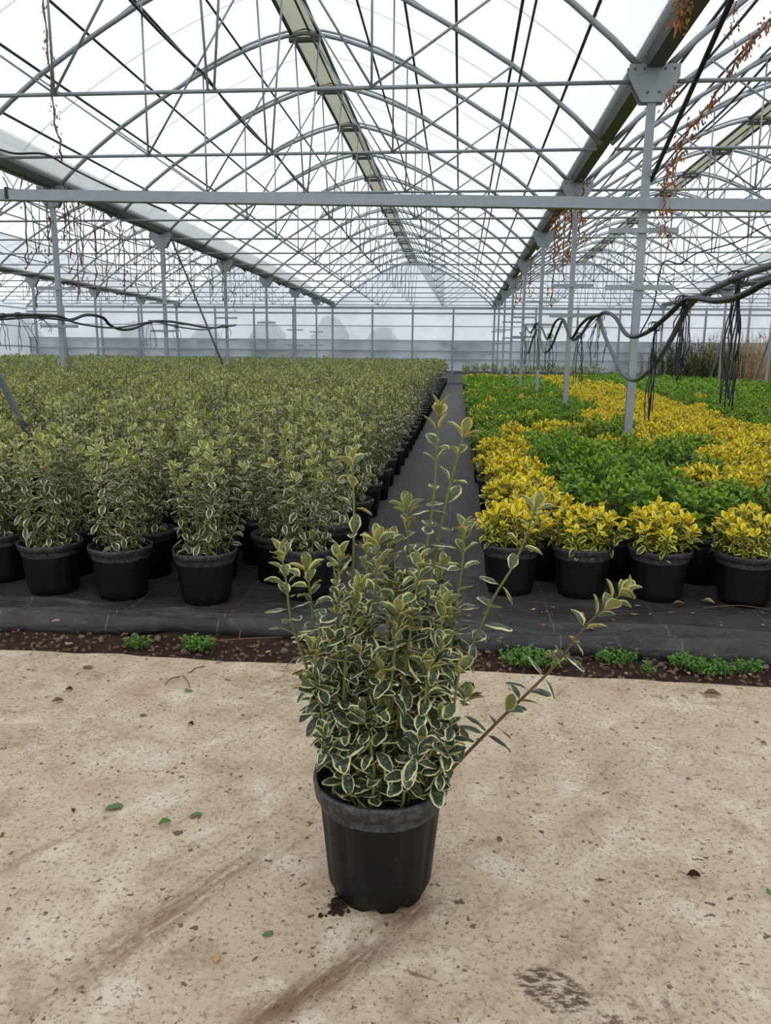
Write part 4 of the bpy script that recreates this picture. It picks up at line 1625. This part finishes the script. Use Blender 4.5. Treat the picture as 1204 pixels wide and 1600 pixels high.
vine([on_y(1046, 262, 7.7), on_y(1044, 275, 7.58), on_y(1040, 290, 7.45), on_y(1036, 340, 7.45), on_y(1042, 368, 7.45)], 'rust-brown dead leaves hanging behind the tall post', None, 70, 0.05, 'dry_vine', 'dry_orange', 0.004, 0.03)
for i, (x, y0_, y1_, n) in enumerate([(890, 330, 395, 60), (870, 340, 400, 50), (905, 350, 380, 30), (815, 350, 470, 30), (806, 390, 480, 25), (828, 380, 460, 25), (862, 400, 470, 20), (880, 350, 440, 25)]):
    Xv = GUT[3] + 0.03 * (i % 3 - 1)
    vine(hang(Xv, x, y0_, y1_), 'brown dead vine strand hanging from the gutter above the hose posts', 'vines on the gutter above the hose posts', n, 0.09, 'dry_vine', 'dry_orange', 0.008, 0.05)
for i, (x, y0_, y1_, Yv) in enumerate([(108, 330, 402, 12.3), (52, 418, 478, 14.0), (40, 315, 420, 13.5), (118, 320, 470, 13.0), (100, 300, 380, 12.6), (186, 358, 400, 15.0), (148, 330, 470, 14.5), (193, 360, 470, 16.2), (212, 370, 470, 16.4),
                                       (128, 360, 440, 14), (75, 320, 400, 13), (235, 365, 450, 16.5), (350, 400, 470, 20.8), (365, 420, 480, 20.8), (330, 400, 460, 19), (165, 360, 460, 15), (280, 420, 480, 18)]):
    Xv = (GUT[2] if i != 1 else GUT[1]) + 0.03 * (i % 3 - 1)
    vine(hang(Xv, x, y0_, y1_), 'thin brown dead vine strand hanging from the gutter above the cream-edged shrubs', 'vines above the shrubs', (10, 22, 5)[i % 3] if i != 1 else 60, 0.07, 'dry_vine', 'dry_vine', 0.008 if i != 1 else 0.02, 0.045)

# ------------------------------------------------------------------ weeds, litter and stones
def weed(px, py, w, n, label):
    b = on_z(px, py, -0.02)
    root = thing('weed_clump', b, label, 'weed', 'weeds in the soil strip')
    LVw = Leaves()
    q = MB()
    for i in range(n):
        a = rng.uniform(0, 6.28)
        rr = w * math.sqrt(rng.random())
        p = np.array([rr * math.cos(a), rr * 0.6 * math.sin(a), 0.0])
        tip = p + np.array([rng.normal(0, .012), rng.normal(0, .012), rng.uniform(0.02, 0.06)])
        q.tube([p, (p + tip) / 2 + rng.normal(0, .003, 3), tip], 0.001, 3, False)
        for k in range(5):
            an = rng.uniform(0, 6.28)
            d = np.array([math.cos(an), math.sin(an), rng.uniform(-.2, .7)])
            f = rng.uniform(.4, 1)
            LVw.add(p + (tip - p) * f, d, np.array([0, 0, 1.0]) + rng.normal(0, .3, 3), rng.uniform(.010, .020), rng.uniform(0.2, 0.9), 0)
    q.build('stem', 'weed', root)
    o = link('foliage', leaves_mesh('foliage', LVw.get(), LOW, 'weed'), root)
    o['kind'] = 'stuff'


for i, (x, y_, w, n) in enumerate([(213, 1012, 0.055, 30), (313, 1014, 0.07, 60), (768, 1013, 0.05, 40), (835, 1036, 0.13, 120), (962, 1034, 0.085, 60), (1068, 1040, 0.06, 35), (1110, 1050, 0.10, 70), (1172, 1050, 0.05, 30), (1010, 1052, 0.03, 10)]):
    weed(x, y_, w, n, ['sparse little green weed by the slab edge in front of the shrub pots', 'bright green weed tuft in front of the shrub pots', 'small green weed tuft at the mouth of the aisle', 'widest green weed patch in the soil strip before the yellow mounds',
                       'green weed patch beneath the tip of the bare side branch', 'thin green weed beside the bigger straggling patch', 'straggling green weed patch before the outer yellow mounds', 'green weed sprig past the straggling patch', 'tiny green weed at the slab edge'][i])

LITTER_T = [leaf_tpl(5, 6, 0.12, 0.04, 0.15, 0.29, 1), leaf_tpl(5, 6, 0.1, -0.1, -0.2, 0.28, 2), leaf_tpl(5, 6, 0.6, 0.1, 0.3, 0.26, 3)]


def litter(px, py, length, mat, label, group=None, z=0.004, rz=None, k=None):
    p = on_z(px, py, z)
    V, Fc, U = LITTER_T[int(rng.integers(0, 3)) if k is None else k]
    V = V - np.array([0, 0.5, V[:, 2].min()])
    me = raw_mesh('fallen_leaf', V * length, Fc, U, np.full(len(V), 0.2), mat)
    o = link('fallen_leaf', me, None, p)
    o.rotation_euler = (0, 0, rng.uniform(0, 6.28) if rz is None else rz)
    tag(o, label, 'leaf', group)


litter(178, 1262, 0.05, 'fallen_green', 'largest green fallen leaf on the concrete, its tip curled', None, 0.003, -1.0, 0)
litter(257, 1287, 0.038, 'weed', 'yellow-green folded fallen leaf on the concrete', None, 0.003, -0.8, 2)
litter(305, 1274, 0.034, 'fallen_green', 'small green fallen leaf on the concrete beside the folded one', None, 0.003, -0.9, 0)
litter(418, 1459, 0.026, 'fallen_green', 'dark green fallen leaf on the concrete near the pot base', None, 0.003, -1.1, 1)
litter(338, 1498, 0.022, 'leaf_ochre', 'ochre fallen leaf on the concrete', None, 0.003, 0.1, 1)
litter(295, 1079, 0.035, 'fallen_green', 'narrow dark green leaf beside the curly twig', None, 0.003, 1.5, 1)
litter(137, 1043, 0.045, 'dry_leaf', 'brown dry leaf on the concrete near the soil edge', None, 0.003, 1.4, 0)
litter(90, 1096, 0.04, 'dry_leaf', 'brown curled leaf farther out on the concrete', None, 0.003, -0.8, 2)
litter(224, 1118, 0.03, 'dry_leaf', 'reddish-brown leaf crumb on the bare concrete', None, 0.003, 1.5, 0)
litter(355, 1061, 0.028, 'dry_leaf_pale', 'pale dry leaf next to the curly twig', None, 0.003, 1.3, 0)
litter(108, 1078, 0.035, 'dry_leaf_dark', 'dark curled leaf on the concrete', None, 0.003, 1.3, 2)
litter(298, 1132, 0.03, 'dry_leaf_dark', 'small dark leaf scrap on the concrete', None, 0.003, 1.0, 2)
litter(115, 1267, 0.022, 'dry_leaf_dark', 'dark scrap beside the largest green leaf', None, 0.003, 0.5, 2)
litter(1192, 1162, 0.024, 'dry_leaf', 'brown dry leaf on the concrete past the bare branch', None, 0.003, 0.9, 2)
litter(1112, 1086, 0.06, 'dry_leaf', 'large brown dry leaf where concrete meets soil', None, 0.003, 1.2, 2)
litter(1201, 1393, 0.02, 'weed', 'green leaf scrap on the open concrete', None, 0.003, 0.2, 1)
for (x, y_, l, mt, k) in [(61, 1016 - 55, .045, 'dry_leaf_pale', 0), (88, 970, .04, 'dry_leaf_pale', 0)]:
    litter(x, y_, l, mt, 'pale fallen leaf on the cloth hem before the shrub pots', 'pale leaves on the cloth hem', 0.035, None, k)
spots = []
lrg = np.random.default_rng(21)
for i in range(46):
    x = lrg.uniform(0, 1204)
    yb = 1000 + (x / 1204) * 52 + lrg.uniform(-14, 10)
    mt = ['dry_leaf', 'dry_leaf_pale', 'dry_leaf_dark', 'dry_leaf'][i % 4]
    litter(x, yb, lrg.uniform(0.02, 0.05), mt, {'dry_leaf': 'brown dry leaf lying in the soil strip', 'dry_leaf_pale': 'pale dry leaf lying in the soil strip', 'dry_leaf_dark': 'dark rotting leaf lying in the soil strip'}[mt], 'dry leaves in the soil strip', -0.012)
for i in range(34):
    x = lrg.uniform(720, 1204)
    yb = lrg.uniform(945, 985)
    litter(x, yb, lrg.uniform(0.015, 0.04), 'dry_leaf' if i % 3 else 'dry_leaf_pale', 'brown dry leaf on the cloth before the yellow mounds' if i % 3 else 'pale dry leaf on the cloth before the yellow mounds', 'dry leaves on the cloth', 0.02)
litter(1105, 942, 0.07, 'dry_leaf_pale', 'crumpled tan leaf against the fourth yellow-mound pot', None, 0.02, 0.8, 2)
litter(1060, 945, 0.06, 'dry_leaf', 'crumpled brown leaf between the third and fourth mound pots', None, 0.02, 1.4, 2)
for i in range(18):
    p = on_z(lrg.uniform(640, 705), lrg.uniform(680, 900), 0.012)
    q = MB()
    n = 6
    rr = lrg.uniform(0.005, 0.010)
    v = [(rr * math.cos(a) * lrg.uniform(.8, 1.2), rr * math.sin(a) * lrg.uniform(.7, 1.2), z) for z, s in ((0, 1), (rr * .7, .8)) for a in np.arange(n) * 2 * math.pi / n]
    q.add(v, [(j, (j + 1) % n, n + (j + 1) % n, n + j) for j in range(n)] + [tuple(n + j for j in range(n))])
    tag(q.build('pebble', 'dry_leaf_pale', None, False, p), 'pale pebble lying on the aisle cloth', 'pebble', 'pebbles on the aisle')
for i in range(40):
    x = lrg.uniform(0, 1204)
    p = on_z(x, 1002 + (x / 1204) * 52 + lrg.uniform(-14, 10), -0.03)
    q = MB()
    n = 7
    rr = lrg.uniform(0.006, 0.016)
    v = [(rr * s * math.cos(a) * lrg.uniform(.8, 1.2), rr * s * math.sin(a) * lrg.uniform(.7, 1.2), z) for z, s in ((0, 1), (rr * .6, 1.05), (rr * 1.1, .6)) for a in np.arange(n) * 2 * math.pi / n]
    q.add(v, [(k * n + j, k * n + (j + 1) % n, (k + 1) * n + (j + 1) % n, (k + 1) * n + j) for k in range(2) for j in range(n)] + [tuple(2 * n + j for j in range(n))])
    tag(q.build('stone', 'stone', None, True, p), 'small stone lying in the soil strip', 'stone', 'stones in the soil strip')


q = MB()
for i in range(700):
    x = lrg.uniform(-2.2, 1.6)
    y = lrg.uniform(2.86, 3.12)
    rr = lrg.uniform(0.003, 0.011)
    a = lrg.uniform(0, 6.28)
    z = lrg.uniform(-0.028, -0.012)
    v = [(x + rr * k1 * math.cos(a + k2), y + rr * k1 * math.sin(a + k2), z + lrg.uniform(0, 0.008)) for k1, k2 in ((1.4, 0), (0.7, 1.6), (1.2, 3.1), (0.7, 4.7))]
    v += [(p[0], p[1], p[2] - 0.006) for p in v]
    q.add(v, [(0, 1, 2, 3), (7, 6, 5, 4), (0, 4, 5, 1), (1, 5, 6, 2), (2, 6, 7, 3), (3, 7, 4, 0)])
o = q.build('leaf_litter', 'dry_leaf')
o['kind'] = 'stuff'
tag(o, 'brown crumbled leaf litter strewn over the soil strip', 'leaf litter')


def twig(pix, r, mat, label, z=0.006, name='twig'):
    P = [on_z(a, b, z + (0.012 * math.sin(i * 2.1) if 0 < i < len(pix) - 1 else 0)) for i, (a, b) in enumerate(pix)]
    q = MB()
    q.tube(dens(P, 5), r, 5)
    tag(q.build(name, mat, None, True), label, 'twig')


twig([(258, 1070), (268, 1060), (285, 1056), (300, 1048), (308, 1043), (325, 1040), (345, 1034)], 0.0022, 'bark_brown', 'curly thin twig lying across the concrete edge')
twig([(285, 1056), (293, 1064), (296, 1074)], 0.0018, 'bark_brown', 'short forked twig touching the curly twig')
twig([(330, 1002), (380, 998), (440, 996)], 0.002, 'dry_vine', 'pale straw lying in the soil before the shrub pots')
twig([(374, 1000), (376, 985), (388, 970), (405, 962)], 0.002, 'dry_vine', 'bent straw rising from the soil before the shrub pots', 0.01)
twig([(1098, 950), (1150, 946), (1200, 952)], 0.002, 'dry_vine', 'straw lying on the cloth before the outer yellow mounds', 0.02)
# curled dead leaf with a long stalk
p = on_z(1083, 1371, 0.002)
q = MB()
for k in range(3):
    V, Fc, U = LITTER_T[2]
    ang = (1.3, 1.9, 1.5)[k]
    s = (0.032, 0.024, 0.02)[k]
    W = (V - np.array([0, 0.5, V[:, 2].min()])) * s
    W[:, 2] *= 1.5
    W = np.stack([W[:, 0] * math.cos(ang) - W[:, 1] * math.sin(ang) + 0.004 * k, W[:, 0] * math.sin(ang) + W[:, 1] * math.cos(ang) + 0.003 * k, W[:, 2] + 0.001], 1)
    q.add(W, [tuple(f) for f in Fc])
q.tube(dens([(-0.012, 0.0, 0.006), (-0.022, 0.006, 0.006), (-0.03, 0.018, 0.003)], 4), 0.0009, 4)
tag(q.build('dead_leaf', 'dry_leaf_dark', None, False, p), 'crumpled black dead leaf with a long curved stalk on the concrete', 'leaf')
# spilled potting soil at the pot foot
root = thing('spilled_soil', on_z(530, 1415), 'dark crumbs of potting soil spilled at the foot of the lone pot', 'soil')
q = MB()
for i in range(60):
    rr = abs(lrg.normal(0.003, 0.0025)) + 0.001
    c_ = np.array([lrg.normal(-0.0, 0.012), lrg.normal(0, 0.018), 0])
    n = 5
    v = [(c_[0] + rr * s * math.cos(a), c_[1] + rr * s * math.sin(a) * lrg.uniform(.7, 1.3), z) for z, s in ((0, 1), (rr * .8, .6)) for a in np.arange(n) * 2 * math.pi / n]
    q.add(v, [(j, (j + 1) % n, n + (j + 1) % n, n + j) for j in range(n)] + [tuple(n + j for j in range(n))])
o = q.build('crumbs', 'soil', root)
o['kind'] = 'stuff'
